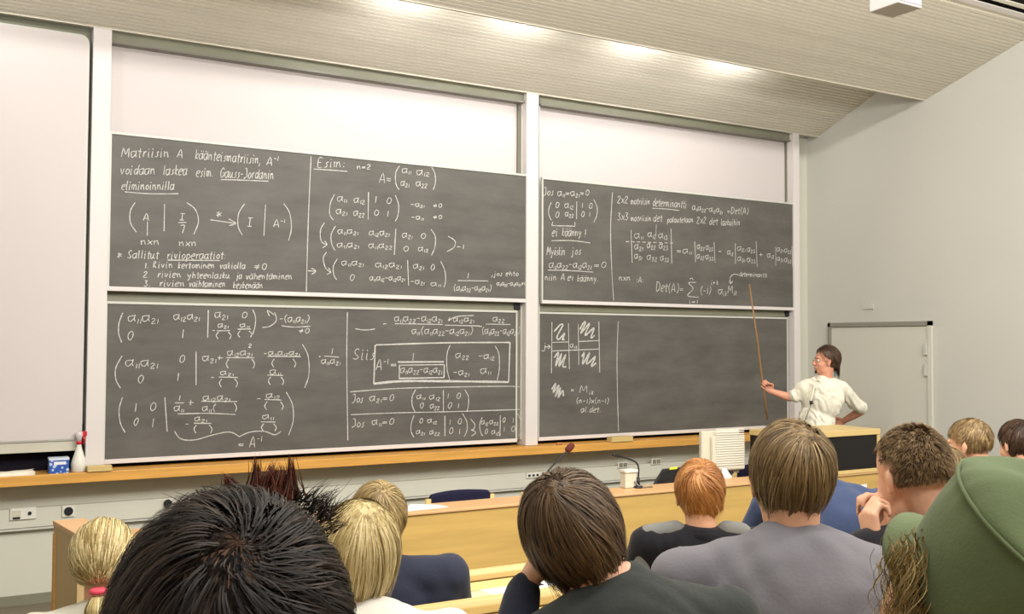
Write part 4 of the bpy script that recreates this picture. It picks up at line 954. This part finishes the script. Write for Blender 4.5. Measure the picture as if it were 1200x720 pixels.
def seated(H, seat_z, seat_y, desk_z, tyaw, label, shirt_m, neck_off=(0, -.035, -.112), sh=.185, k=1.0, trouser='trouser', arms=None, wr=.004, face=False, ear=True,
           lean=(0, 0), skin='skin', vox=.0075, shirt_sc=1.0, sh_drop=.055, hipshift=(0, 0), collar_up=.22, floor_z=0, up=0.0, shirt_wrinkle_scale=9, flat_trap=False):
    """a seated figure: one continuous body (head, torso, arms, hands, legs), a shirt and trousers over it"""
    T3 = Matrix.Rotation(R_(tyaw), 3, 'Z'); nb = H(*neck_off)
    v = lambda x, y, z: nb+T3@Vector((x*k, y*k, z*k))
    hipc = Vector((nb.x, seat_y, seat_z+.11)); hipc += T3@Vector((hipshift[0], hipshift[1], 0))
    chest = nb.lerp(hipc, .38); waist = nb.lerp(hipc, .72)
    t = empty('person', (hipc.x, hipc.y, floor_z), label, 'person')
    B = Blob(); S = Blob()
    head_blob(B, H, face, ear)
    hb = H(0, -.030, -.045); B.chain([hb, nb+Vector((0, 0, -.015))], [.052*k, .050*k])
    B.cone(nb.lerp(hb, .2), nb+Vector((0, 0, -.04)), .048*k, .055*k)
    ca = math.atan2((nb-hipc).y, (nb-hipc).z)
    TL = (T3 @ Matrix.Rotation(-ca*.9, 3, 'X'))
    B.ell(chest, (.155*k, .10*k, .20*k), TL); B.ell(waist, (.135*k, .09*k, .15*k), TL); B.ell(hipc, (.15*k, .11*k, .11*k), T3)
    S.ell(chest+T3@Vector((0, -.01, .0)), (.190*k*shirt_sc, .128*k*shirt_sc, .215*k), TL); S.ell(waist, (.172*k*shirt_sc, .122*k*shirt_sc, .20*k), TL); S.ell(hipc+Vector((0, 0, .02)), (.18*k, .135*k, .10*k), T3)
    shp = {}
    for s in (-1, 1):
        sp = v(s*sh, lean[0]*s, -sh_drop-lean[1]*s); shp[s] = sp
        B.cone(nb+Vector((0, 0, -.02)), sp, .05*k, .045*k)
        S.cone(v(s*.030, -.012, -.028), v(s*sh*.92, lean[0]*s-.01, -sh_drop-lean[1]*s-.004), .062*k, .066*k); S.cone(sp, v(s*.07, 0, -.16), .066*k, .10*k)
        a = (arms or {}).get(s)
        if a is None:
            el = v(s*(sh+.07), .13, -.29); el.z = max(el.z, desk_z+.05); ha = v(s*.10, .38, -.3); ha.z = desk_z+.028; a = dict(el=el, wr=ha, hd=T3@Vector((-s*.5, .85, -.05)), hn=(0, 0, -1), curl=.35, sleeve=.9)
        el, wr_ = Vector(a['el']), Vector(a['wr'])
        B.chain([sp, el], [.043*k, .036*k]); B.chain([el, el.lerp(wr_, .35), wr_], [.037*k, .036*k, .025*k])
        hand_parts(B, wr_, a['hd'], a['hn'], a.get('th', T3@Vector((-s, 0.3, .2))), a['curl'], k, a.get('spread', .5))
        sl = a.get('sleeve', .9)
        S.chain([sp, el], [.064*k, .054*k]); W_ = S if not a.get('mat') else Blob(); f_ = a.get('sr', 1.0)
        W_.cone(el, el.lerp(wr_, sl), .053*k*f_, .041*k*f_); W_.cone(el.lerp(wr_, sl-.12), el.lerp(wr_, sl), .044*k*f_, .041*k*f_, flat=True)
        if a.get('mat'): W_.build('sleeve', a['mat'], t, .008, 4, .003, 14)
        hp = hipc+T3@Vector((s*.09*k, 0, 0)); kn = hipc+T3@Vector((s*.11*k, .42*k, 0.0)); kn.z = max(floor_z+.50*k, hipc.z-.06); ft = Vector((kn.x, kn.y-.03, floor_z+.08)); to = ft+T3@Vector((0, .15, -.035))
        B.chain([hp, kn], [.075*k, .052*k]); B.chain([kn, ft], [.050*k, .035*k]); B.chain([ft, to], [.035*k, .028*k])
    Tq = Blob()
    for s in (-1, 1):
        hp = hipc+T3@Vector((s*.09*k, 0, 0)); kn = hipc+T3@Vector((s*.11*k, .42*k, 0.0)); kn.z = max(floor_z+.50*k, hipc.z-.06); ft = Vector((kn.x, kn.y-.03, floor_z+.10))
        Tq.chain([hp, kn], [.095*k, .070*k]); Tq.chain([kn, ft], [.068*k, .055*k])
        Sh = Blob(); Sh.chain([Vector((kn.x, kn.y-.05, floor_z+.045)), Vector((kn.x, kn.y-.03, floor_z+.045))+T3@Vector((0, .17, 0))], [.042, .040])
        Sh.build('shoe', M['leather'], t, .012, 2)
    Tq.ell(hipc, (.18*k, .135*k, .12*k), T3)
    S.ell(nb+Vector((0, 0, -.012)), (.068*k, .066*k, .062*k))
    S.cone(nb+Vector((0, 0, -.035)), nb.lerp(hb, collar_up), .080*k, .067*k, flat=True)
    B.build('body', M[skin], t, vox, 4)
    S.build('shirt', shirt_m, t, .009, 8, wr, shirt_wrinkle_scale)
    Tq.build('trousers', M[trouser], t, .014, 4)
    return t, nb, shp

def cloth(name, col, rough=.9, var=.06, bump=.25, bs=120): return mat(name, col, rough, .12, var, 14, bump, bs, sheen=.15)
HM = {
 'black': tone_mat('hair_near_black', (14, 11, 10), (30, 23, 20), (70, 54, 44), .5, .25),
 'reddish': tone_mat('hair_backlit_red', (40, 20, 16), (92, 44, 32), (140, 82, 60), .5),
 'brown': tone_mat('hair_brown', (44, 32, 22), (82, 62, 42), (128, 102, 72), .48, .4),
 'ash': tone_mat('hair_ash_brown', (70, 54, 32), (124, 100, 64), (176, 148, 104), .5),
 'dkblond': tone_mat('hair_dark_blond', (98, 80, 46), (152, 128, 82), (200, 178, 126), .5),
 'blond': tone_mat('hair_blond', (132, 110, 62), (196, 174, 118), (236, 220, 172), .5),
 'ginger': tone_mat('hair_ginger', (112, 66, 28), (170, 110, 56), (216, 160, 98), .5),
 'buzz': tone_mat('hair_buzz', (72, 56, 36), (112, 90, 62), (150, 124, 90), .7, .2),
 'dark': tone_mat('hair_dark_brown', (38, 26, 20), (66, 48, 36), (104, 80, 60), .5),
}
SEAT = {'A': (.70, 2.76, .917, .24), 'B': (.92, 1.46, 1.132, .46), 'C': (1.14, .26, 1.35, .68)}

# 1 --- dark haired head, nearest
H = Fr(PD(268, 795, .80), -12, 3, 0, 1.08)
t, nb, _ = seated(H, 1.14, .42, 1.35, -8, 'person in the nearest row with large messy near-black hair and a visible crown', cloth('charcoal_shirt', (44, 44, 50)), floor_z=.68)
hair('hair', H, HM['black'], t, crown=(0.03, -.66, .75), n=11000, length=.075, lift=.026, width=.0013, grav=.25, swirl=.45, noise_=.34, segs=9, clump=.6, seed=5, zmin=-.6, fringe=.40, flare=.10, bald=.30, croot=0)
top = []; dr = []
rgx = random.Random(4)
for (px, dx, dz) in [(277, -.12, 1.0), (300, .18, .95), (310, .1, 1.0), (320, .0, 1.0), (328, -.05, 1.0), (334, .05, 1.0), (338, .15, .95)]:
    top.append(PD(px+rgx.uniform(-3, 3), 583, .90)); dr.append(tuple(Vector(_R)*dx+Vector((0, 0, dz))))
tufts('fringe_spikes', HM['reddish'], t, top, dr, .028, .0016, 6, .25, 90, 3, rad=.0055, converge=.8)
top = []; dr = []
for (px, py, dx, dz) in [(226, 592, -.7, .6), (236, 586, -.5, .8), (350, 584, .5, .7), (358, 588, .7, .6), (366, 593, .7, .7), (374, 598, .8, .5), (382, 606, .9, .4), (388, 614, 1, .3), (376, 602, .3, 1), (362, 592, .2, 1)]:
    top.append(PD(px-dx*8, py+6, .86)); dr.append(tuple(Vector(_R)*dx+Vector((0, 0, dz))))
tufts('stray_locks', HM['black'], t, top, dr, .022, .0012, 6, .55, 34, 8, rad=.005, converge=.5, tone0=.3)['kind'] = 'stuff'
sc = Blob(); q = H.R@(Vector((0.03*.074, -.66*.094, .75*.088))*1.045*H.k)+H(*SK)

# 2 --- ponytail girl
H = Fr(PD(122, 664, 2.72), -18, 2, -2, .97)
t, nb, _ = seated(H, .70, 2.78, .917, -8, 'blonde person with a short ponytail in a pink band, white top, lower left', cloth('cream_top', (214, 211, 194)), k=.9, floor_z=.24, sh=.18)
tie = np.array([0.005, -.106, -.045])
def pony(H, t, n=2600, seed=4):
    rg = np.random.default_rng(seed); r = np.array(SR)*1.04; cen = np.array(SK); P = rg.normal(size=(n*4, 3)); P /= np.linalg.norm(P, axis=1)[:, None]
    x, y, z = P.T; P = P[((z > .42) | ((y < .3) & (z > .0)) | ((y < -.1) & (z > -.5)))][:n]; N = len(P)
    e = (tie-cen)/r; e /= np.linalg.norm(e); segs = 9; V = np.empty((segs+1, 2, N, 3)); wdt = .0024*(.6+.8*rg.random(N)); lay = .004+.012*rg.random(N)
    ang = np.arccos(np.clip(P@e, -1, 1)); end = e+rg.normal(size=(N, 3))*.05; end /= np.linalg.norm(end, axis=1)[:, None]; pts = []
    for s in range(segs+1):
        u = s/segs; so = np.sin(ang)+1e-6; q = (np.sin((1-u)*ang)/so)[:, None]*P+(np.sin(u*ang)/so)[:, None]*end
        q /= np.linalg.norm(q, axis=1)[:, None]; pts.append(q*r*(1+(lay/.085*(math.sin(PI*min(u+.15, 1)))+.01)[:, None]))
    pts = np.array(pts)
    for s in range(segs+1):
        a = pts[min(s+1, segs)]-pts[max(s-1, 0)]; a /= np.linalg.norm(a, axis=1)[:, None]+1e-9; sd = np.cross(a, pts[s]); sd /= np.linalg.norm(sd, axis=1)[:, None]+1e-9
        V[s, 0] = pts[s]+sd*wdt[:, None]*.5; V[s, 1] = pts[s]-sd*wdt[:, None]*.5
    A = ((V.reshape(-1, 3)+cen)*H.k)@np.array(H.R).T+np.array(H.c); idx = np.arange((segs+1)*2*N).reshape(segs+1, 2, N)
    F = np.stack([idx[:-1, 0], idx[:-1, 1], idx[1:, 1], idx[1:, 0]], -1).reshape(-1, 4).tolist(); T_ = np.tile(rg.random(N), (segs+1)*2).tolist(); A = A.tolist()
    vi, fi = ico(4); mp = {}
    for f in fi:
        if all(((vi[i].z > .42) or (vi[i].y < .3 and vi[i].z > 0) or (vi[i].y < -.1 and vi[i].z > -.5)) for i in f):
            ff = []
            for i in f:
                if i not in mp: mp[i] = len(A); A.append(list(H(*(Vector([vi[i][a]*r[a]*1.02+cen[a] for a in range(3)])))));  T_.append(.05)
                ff.append(mp[i])
            F.append(ff)
    me = bpy.data.meshes.new('hair'); me.from_pydata((np.array(A)-np.array(wpos(t))).tolist(), [], F); me.update(); at = me.attributes.new('tone', 'FLOAT', 'POINT'); at.data.foreach_set('value', T_)
    me.materials.append(HM['blond']); o = bpy.data.objects.new('hair', me); COL.objects.link(o); o.parent = t
pony(H, t)
tp = H(*tie)+H.d(0, -.008, 0)
rg = np.random.default_rng(9); V = []; F = []; T_ = []
for j in range(700):   # the tail: bulges below the band and gathers again
    a = rg.random()*2*PI; rr0 = math.sqrt(rg.random()); k0 = len(V); tn = rg.random(); L = .075*(.75+.35*rg.random())
    sd = Vector((-math.sin(a), math.cos(a), 0))
    for s in range(8):
        u = s/7; bul = .010+.020*math.sin(PI*min(u*.85+.08, 1))*rr0
        c = tp+H.d(bul*math.cos(a)*(1.0), -.012-.022*math.sin(u*2.2)+bul*math.sin(a)*.8, -.012-L*u)
        ww = .0022*(1-.5*u)*.5; s2 = H.d(*sd); V += [tuple(c+s2*ww), tuple(c-s2*ww)]; T_ += [tn, tn]
    F += [(k0+2*s, k0+2*s+1, k0+2*s+3, k0+2*s+2) for s in range(7)]
me = bpy.data.meshes.new('ponytail'); me.from_pydata((np.array(V)-np.array(wpos(t))).tolist(), [], F); me.update(); at = me.attributes.new('tone', 'FLOAT', 'POINT'); at.data.foreach_set('value', T_)
me.materials.append(HM['blond']); o = bpy.data.objects.new('ponytail', me); COL.objects.link(o); o.parent = t
b = MB(); n = 16
ring = [tp+H.d(.0155*math.cos(2*PI*i/n), -.004+.0155*math.sin(2*PI*i/n)*.9, .0) for i in range(n+1)]
b.tube(ring, .0075, 8); b.build('hair_band', M['pink'], t, True)

# 3 --- dark blond, navy shirt
H = Fr(PD(441, 616, 2.92), -2, 6, 4, .97)
t, nb, _ = seated(H, .70, 2.76, .917, -14, 'person with dark blond hair and navy shirt behind the blonde long-haired person', cloth('navy_shirt', (46, 50, 66)), floor_z=.24, sh=.19, neck_off=(.015, -.04, -.12), sh_drop=.035)
hair('hair', H, HM['dkblond'], t, crown=(-.15, -.6, .8), n=3400, length=.085, lift=.016, width=.003, grav=.5, swirl=.25, noise_=.25, seed=12, zmin=-.55)

# 4 --- long blond hair, white shirt
H = Fr(PD(418, 662, 2.0), -28, 4, 6, 1.0)
t, nb, _ = seated(H, .92, 1.62, 1.132, -20, 'person with long straight blond hair and white shirt beside the nearest dark head', cloth('white_shirt', (222, 219, 208)), floor_z=.46, sh=.18, k=.95, neck_off=(.02, -.04, -.105), sh_drop=.04)
hair('hair', H, HM['blond'], t, crown=(.1, -.3, .95), n=5600, length=.34, lift=.022, width=.0024, grav=1.0, swirl=.02, noise_=.18, seed=21, segs=11, zmin=-.7, clump=.45)

# 5 --- brown hair leaning on hand
H = Fr(PD(676, 641, 1.82), -22, 10, -20, 1.06)
hw = PD(617, 684, 1.84); he = PD(584, 800, 1.70)
t, nb, _ = seated(H, .92, 1.46, 1.132, -14, 'person with tousled brown hair leaning the head on a raised left hand, dark green-grey sweater', cloth('dark_green_grey_sweater', (54, 58, 56)), floor_z=.46, sh=.2,
    neck_off=(.045, -.035, -.092), sh_drop=.085, lean=(0, -.015), collar_up=.55, arms={-1: dict(el=he, wr=hw, hd=PD(652, 628, 1.90)-hw, hn=Vector(_R)*1.0+Vector(_F)*.6, th=-Vector(_F)+Vector((0, 0, 0)), curl=.18, sleeve=.9, sr=.84, mat=cloth('dark_navy_sleeve', (38, 41, 54)))})
hair('hair', H, HM['brown'], t, crown=(-.18, -.45, .87), n=6800, length=.145, lift=.022, width=.0021, grav=.8, swirl=.35, noise_=.3, seed=31, segs=9, zmin=-.85, clump=.55)

# 6 --- ginger hair, black and grey jacket
H = Fr(PD(820, 584, 3.42), -36, 2, 0, 1.0)
t, nb, shp = seated(H, .70, 2.72, .917, -30, 'red-haired person in a black jacket with grey shoulder panels, front row', cloth('black_jacket', (30, 29, 34)), floor_z=.24, sh=.18, neck_off=(0, -.035, -.118), collar_up=.4, sh_drop=.035)
hair('hair', H, HM['ginger'], t, crown=(-.05, -.62, .78), n=3600, length=.10, lift=.018, width=.0028, grav=.6, swirl=.45, noise_=.36, seed=41, zmin=-.85)
for s in (-1, 1):
    G_ = Blob(); T3 = Matrix.Rotation(R_(-30), 3, 'Z')
    o_ = T3@Vector((s*.006, -.008, .026)); G_.cone(nb.lerp(shp[s], .45)+o_, nb.lerp(shp[s], .95 if s < 0 else .7)+o_, .040, .043)
    if s < 0: G_.cone(nb.lerp(shp[s], .95)+o_, shp[s]+T3@Vector((-.018, -.028, -.12)), .043, .043)
    G_.build('grey_panel', cloth('grey_panel_cloth', (116, 116, 112)), t, .009, 5)
C_ = Blob(); C_.cone(nb+Vector((0, 0, -.02)), nb+Vector((0, 0, .02)), .078, .072, flat=True); C_.build('collar', cloth('collar_black', (26, 25, 30)), t, .008, 3)

# 7 --- grey sweater
H = Fr(PD(926, 568, 2.14), -32, 2, 3, 1.04)
t, nb, _ = seated(H, .92, 1.50, 1.132, -32, 'person with ash-brown hair, left ear showing, wearing a plain grey sweater', cloth('grey_sweater', (120, 118, 124)), floor_z=.46, sh=.215, k=1.08, neck_off=(.0, -.035, -.112), collar_up=.45, sh_drop=.075, shirt_sc=1.12)
hair('hair', H, HM['ash'], t, crown=(.22, -.5, .85), n=5600, length=.145, lift=.019, width=.0023, grav=.85, swirl=.15, noise_=.26, seed=51, segs=9, zmin=-.9, clump=.5)

# 8 --- blue shirt
H = Fr(PD(955, 548, 3.95), -46, 16, 0, .98)
t, nb, _ = seated(H, .70, 2.62, .917, -25, 'person in a blue shirt bent forward behind the grey-sweater person', cloth('blue_shirt', (58, 70, 100)), floor_z=.24, sh=.2, k=1.1, neck_off=(0.03, -.06, -.09), sh_drop=.07, shirt_sc=1.15)
hair('hair', H, HM['dark'], t, n=2600, length=.10, lift=.016, width=.003, seed=61, zmin=-.8, sideburn=.5)

# 9 --- buzz cut, hands at mouth
H = Fr(PD(1069, 562, 2.58), -8, 14, 0, 1.08)
w1 = PD(1024, 640, 2.48); w2 = PD(1041, 632, 2.58)
t, nb, _ = seated(H, .92, 1.40, 1.132, -22, 'person with short buzz cut and both fists held before the mouth, black shirt', cloth('black_shirt', (30, 28, 34)), floor_z=.46, sh=.19, neck_off=(0.02, -.04, -.12), vox=.0055,
    arms={-1: dict(el=PD(1062, 722, 2.31), wr=w1, hd=PD(1015, 592, 2.52)-w1, hn=Vector(_R)*1.0+Vector(_F)*.2, th=Vector(_F)+Vector(_R)*.2, curl=1.0, sleeve=.93, spread=.1),
          1: dict(el=PD(1085, 715, 2.61), wr=w2, hd=PD(1034, 592, 2.62)-w2, hn=-Vector(_R)*1.0-Vector(_F)*.1, th=Vector(_F)*.6+Vector(_R)*.1, curl=1.0, sleeve=.9, spread=.1)})
hair('hair', H, HM['buzz'], t, crown=(0, -.5, .86), n=10000, length=.010, lift=.006, width=.0016, grav=.2, swirl=.2, noise_=.5, seed=71, segs=3, zmin=-.55, stiff=.55, clump=.1, sideburn=.25)

# 10 --- green cap
H = Fr(PD(1146, 740, .98), -10, -34, 10, 1.0)
t, nb, _ = seated(H, 1.14, .40, 1.35, 0, 'person in a large green field cap at the right edge, curly blond hair below', cloth('olive_jacket', (70, 76, 60)), floor_z=.68, neck_off=(0, -.045, -.17), hipshift=(0.12, 0))
capm = cloth('green_cap_cotton', (104, 118, 84), .92, .08, .15, 260)
b = MB(); n = 72; prof = [(1.02, -.010), (1.10, .0), (1.14, .03), (1.15, .06), (1.14, .085), (1.12, .096), (1.145, .102), (1.13, .108), (1.02, .118), (.75, .130), (.4, .136), (.08, .137)]
vs = []
for r0, z in prof:
    for k in range(n):
        q = 2*PI*k/n; puck = 1+(.012*math.sin(q*17+math.sin(q*5)*2)*math.exp(-((z-.10)/.018)**2))+.006*math.sin(q*3+z*40)
        vs.append(H(.080*r0*math.cos(q)*puck, -.010+.100*r0*math.sin(q)*puck, .030+z+.006*math.sin(q*4+z*30)*(z > .11)))
N = len(prof); fs = [(i*n+k, i*n+(k+1) % n, (i+1)*n+(k+1) % n, (i+1)*n+k) for i in range(N-1) for k in range(n)]+[tuple(range((N-1)*n, N*n))]
cp = MB().add(vs, fs).build('cap', capm, t, True); ss = cp.modifiers.new('sub', 'SUBSURF'); ss.levels = 1; ss.render_levels = 2
b = MB(); ring = [H(.080*1.15*math.cos(2*PI*k/n), -.010+.100*1.15*math.sin(2*PI*k/n), .030+.101) for k in range(n+1)]
b.tube(ring, .0022, 6); b.build('seam', capm, cp, True)
b = MB(); vs = []; nb_ = 24; mm_ = 6
for i in range(nb_+1):
    q = R_(90-50+96*i/nb_)
    for j in range(mm_+1):
        u = j/mm_; ex = u*.040*(math.sin(PI*(i/nb_)))**.5
        vs.append(H((.086+ex*.75)*math.cos(q), -.010+(.106+ex)*math.sin(q), .050-.020*u-.035*(math.cos(q)**2)*u*1.3))
k0 = len(vs); vs += [v-H.d(0, 0, .005) for v in vs]; st_ = mm_+1
fs = [(i*st_+j, (i+1)*st_+j, (i+1)*st_+j+1, i*st_+j+1) for i in range(nb_) for j in range(mm_)]; fs += [tuple(k0+a for a in reversed(f)) for f in fs]
fs += [(i*st_+mm_, (i+1)*st_+mm_, k0+(i+1)*st_+mm_, k0+i*st_+mm_) for i in range(nb_)]
MB().add(vs, fs).build('brim', capm, cp, True)
hair('hair', H, HM['dkblond'], t, crown=(0, -.1, 1), n=3200, length=.17, lift=.014, width=.0016, grav=1.1, swirl=.3, noise_=.6, seed=81, segs=12, zmin=-.7, clump=.75, hl=lambda P: P[:, 2] < .25)

tufts('curly_locks', HM['dkblond'], t, [PD(1068+7*i, 652+3*(i % 3), .96+.01*i) for i in range(6)], [tuple(Vector((0, 0, -1))+Vector(_R)*(.15*((i % 3)-1))) for i in range(6)], .09, .0014, 22, .16, 170, 5, rad=.012, converge=.25, tone0=.1, curl=.0045)['kind'] = 'stuff'
# 11 --- profile far right
H = Fr(PD(1136, 523, 4.95), 14, 8, 0, 1.04)
t, nb, _ = seated(H, .70, 2.70, .917, -5, 'person in profile with short light brown hair near the right wall', cloth('brown_top', (110, 100, 88)), floor_z=.24, face=True, sh=.18)
hair('hair', H, HM['ash'], t, crown=(0, -.6, .8), n=2600, length=.05, lift=.012, width=.0034, grav=.3, noise_=.3, seed=91, zmin=-.4); eyes(H, t)
# 12
H = Fr(PD(1193, 523, 5.35), -14, 8, 0, 1.08)
t, nb, _ = seated(H, .70, 2.72, .917, -10, 'dark-haired person at the far right edge above the green cap', cloth('dark_top', (52, 46, 50)), floor_z=.24, sh=.18)
hair('hair', H, HM['dark'], t, n=2600, length=.07, lift=.014, width=.0034, seed=101, zmin=-.5)
# 13
H = Fr(PD(1107, 557, 4.25), -5, 8, 0, .95)
t, nb, _ = seated(H, .70, 2.66, .917, -10, 'person almost hidden between buzz cut and green cap, brown hair only', cloth('brown_grey_top', (90, 86, 80)), floor_z=.24, sh=.17, k=.9)
hair('hair', H, HM['ash'], t, n=2200, length=.06, lift=.012, width=.003, seed=111, zmin=-.5)

# ------------------------------------------------------------------ lecturer
DL = 9.0
H = Fr(PD(967.5, 424, DL-.02), 62, -2, 0, 1.04)
view = Vector(_F); right = Vector(_R)
nbL = PD(965, 444, DL); foot = Vector((nbL.x, nbL.y, 0))
t = empty('person', (nbL.x, nbL.y, 0), 'standing lecturer in white shirt with rolled sleeves pointing at the board with a stick', 'person')
shR, shL = PD(943, 454, DL+.05), PD(985, 454, DL-.06)
elR, wrR = PD(925, 466, DL+.12), PD(904, 459, DL+.14)
elL, wrL = PD(1009, 482, DL+.10), PD(988, 494, DL+.24)
hip = PD(955, 510, DL+.02); chest = PD(963, 467, DL); waist = PD(957, 492, DL+.02)
TY = Matrix.Rotation(R_(105), 3, 'Z')
B = Blob(); head_blob(B, H, True)
B.chain([H(0, -.02, -.05), nbL+Vector((0, 0, -.02))], [.056, .062])
B.ell(chest, (.16, .10, .20), TY); B.ell(waist, (.145, .10, .16), TY); B.ell(hip, (.15, .11, .12), TY)
for sp in (shR, shL): B.cone(nbL, sp, .05, .046)
B.chain([shR, elR], [.046, .038]); B.chain([elR, elR.lerp(wrR, .3), wrR], [.039, .038, .026])
B.chain([shL, elL], [.046, .038]); B.chain([elL, elL.lerp(wrL, .35), wrL], [.040, .038, .026])
gd = (PD(896, 455, DL+.14)-wrR).normalized()
hand_parts(B, wrR, (gd+Vector((0, 0, .5))).normalized(), -right*.2-view*.9, Vector((0, 0, 1))-right*.2, .95, 1.05, .1)
hand_parts(B, wrL, PD(966, 502, DL+.25)-wrL, -view, Vector((0, 0, 1)), .3, 1.05, .3)
kn = []
for s in (-1, 1):
    hp = hip+TY@Vector((s*.09, 0, -.02)); k_ = hip+TY@Vector((s*.11, .03, 0)); k_.z = .52; an = hip+TY@Vector((s*.12, 0, 0)); an.z = .10; to = an+TY@Vector((0, .14, -.05)); kn.append((hp, k_, an, to))
    B.chain([hp, k_], [.085, .058]); B.chain([k_, an], [.055, .038]); B.chain([an, to], [.04, .03])
B.build('body', M['skin_l'], t, .0055, 3)
S = Blob()
S.ell(chest, (.205, .135, .205), TY); S.ell(waist, (.168, .135, .17), TY); S.ell(PD(957, 502, DL), (.172, .135, .09), TY)
for sp in (shR, shL): S.cone(nbL+Vector((0, 0, -.035)), sp+Vector((0, 0, .005)), .062, .062)
S.chain([shR, PD(932, 464, DL+.09)], [.066, .062]); S.cone(PD(935, 462, DL+.08), PD(930, 465.5, DL+.10), .066, .066, flat=True)
S.chain([shL, PD(1003, 474, DL+.04), elL+Vector((0, 0, .03))], [.068, .062, .058]); S.cone(elL+Vector((0, 0, .05)), elL.lerp(wrL, .12)+Vector((0, 0, .015)), .056, .055, flat=True)
sw = cloth('white_cotton_shirt', (222, 218, 200), .85, .03, .15, 60)
S.build('shirt', sw, t, .008, 4, .009, 17)
def torso_pt(px, py, off): return PD(px, py, DL-off)
Kb = Blob(); Kb.cone(nbL+Vector((0, 0, -.03)), nbL+Vector((0, 0, .030)), .075, .066, flat=True); Kb.cone(PD(960, 446, DL-.07), PD(972, 440, DL-.04), .016, .014); Kb.cone(PD(960, 446, DL-.07), PD(953, 448, DL-.02), .015, .012)
Kb.build('collar', sw, t, .006, 2)
MB().tube([torso_pt(955, 450, .115), torso_pt(952, 462, .15), torso_pt(949, 475, .155), torso_pt(945, 492, .155)], [.006, .007, .007, .007]).build('placket', sw, t, True)
MB().tube([torso_pt(950.5, 470, .175), torso_pt(951, 474, .178)], [.014, .016], 8).build('clip_microphone', M['blackplastic'], t, True)
MB().tube([torso_pt(950.5, 474, .17), torso_pt(947, 484, .165), torso_pt(942, 496, .15)], .003).build('microphone_cable', M['track'], t, True)
Tq = Blob(); Tq.ell(hip, (.175, .135, .13), TY)
for hp, k_, an, to in kn: Tq.chain([hp, k_], [.105, .08]); Tq.chain([k_, an], [.078, .065])
Tq.build('trousers', M['trouser'], t, .014, 4)
b = MB(); bc = PD(956, 505, DL+.01); b.tube([bc+TY@Vector((.188*math.cos(2*PI*i/24), .146*math.sin(2*PI*i/24), 0)) for i in range(25)], .018, 8); b.build('belt', M['leather'], t, True)
for hp, k_, an, to in kn:
    sh_ = Blob(); a = an.copy(); a.z = .045; c = to.copy(); c.z = .042; sh_.chain([a, c], [.045, .04]); sh_.build('shoe', M['leather'], t, .012, 2)
hair('hair', H, HM['dark'], t, crown=(.12, .80, .62), n=4600, length=.165, lift=.036, width=.0042, grav=.9, swirl=.08, noise_=.27, seed=121, zmin=-.85, segs=9, fringe=.60, sideburn=.12)
eyes(H, t)
MB().tube([H(-.018, .094, -.060), H(0, .099, -.060), H(.018, .094, -.060)], .004*1.0).build('lips', M['lip'], t, True)
gb = Blob(); gb.ell(H(0, .082, -.092), (.020, .012, .016), H.R); gb.build('goatee', mat('beard_brown', (70, 46, 40), .9, .1), t, .004, 2)
# spectacles
b = MB()
for s in (-1, 1):
    c = H(s*.033, .096, .004); b.tube([c+H.d(.019*math.cos(2*PI*i/16), 0, .014*math.sin(2*PI*i/16)) for i in range(17)], .0015, 6)
    b.tube([H(s*.052, .094, .006), H(s*.080, .00, .008)], .0015, 6)
b.build('spectacles', M['track'], t, True)
# pointer stick
p0, p1, pm = PD(878, 333, DL+.13), PD(899.5, 492, DL+.14), PD(894, 452, DL+.14)
o = MB().tube([p1, pm, PD(887, 395, DL+.14), p0], [.0095, .0085, .008, .0065], 10).build('pointer_stick', mat('pointer_wood', (140, 104, 66), .5, .3, .1, 20), smooth=True)
tag(rebase(o, p1), 'long thin wooden pointer stick held upright by the lecturer', 'stick')
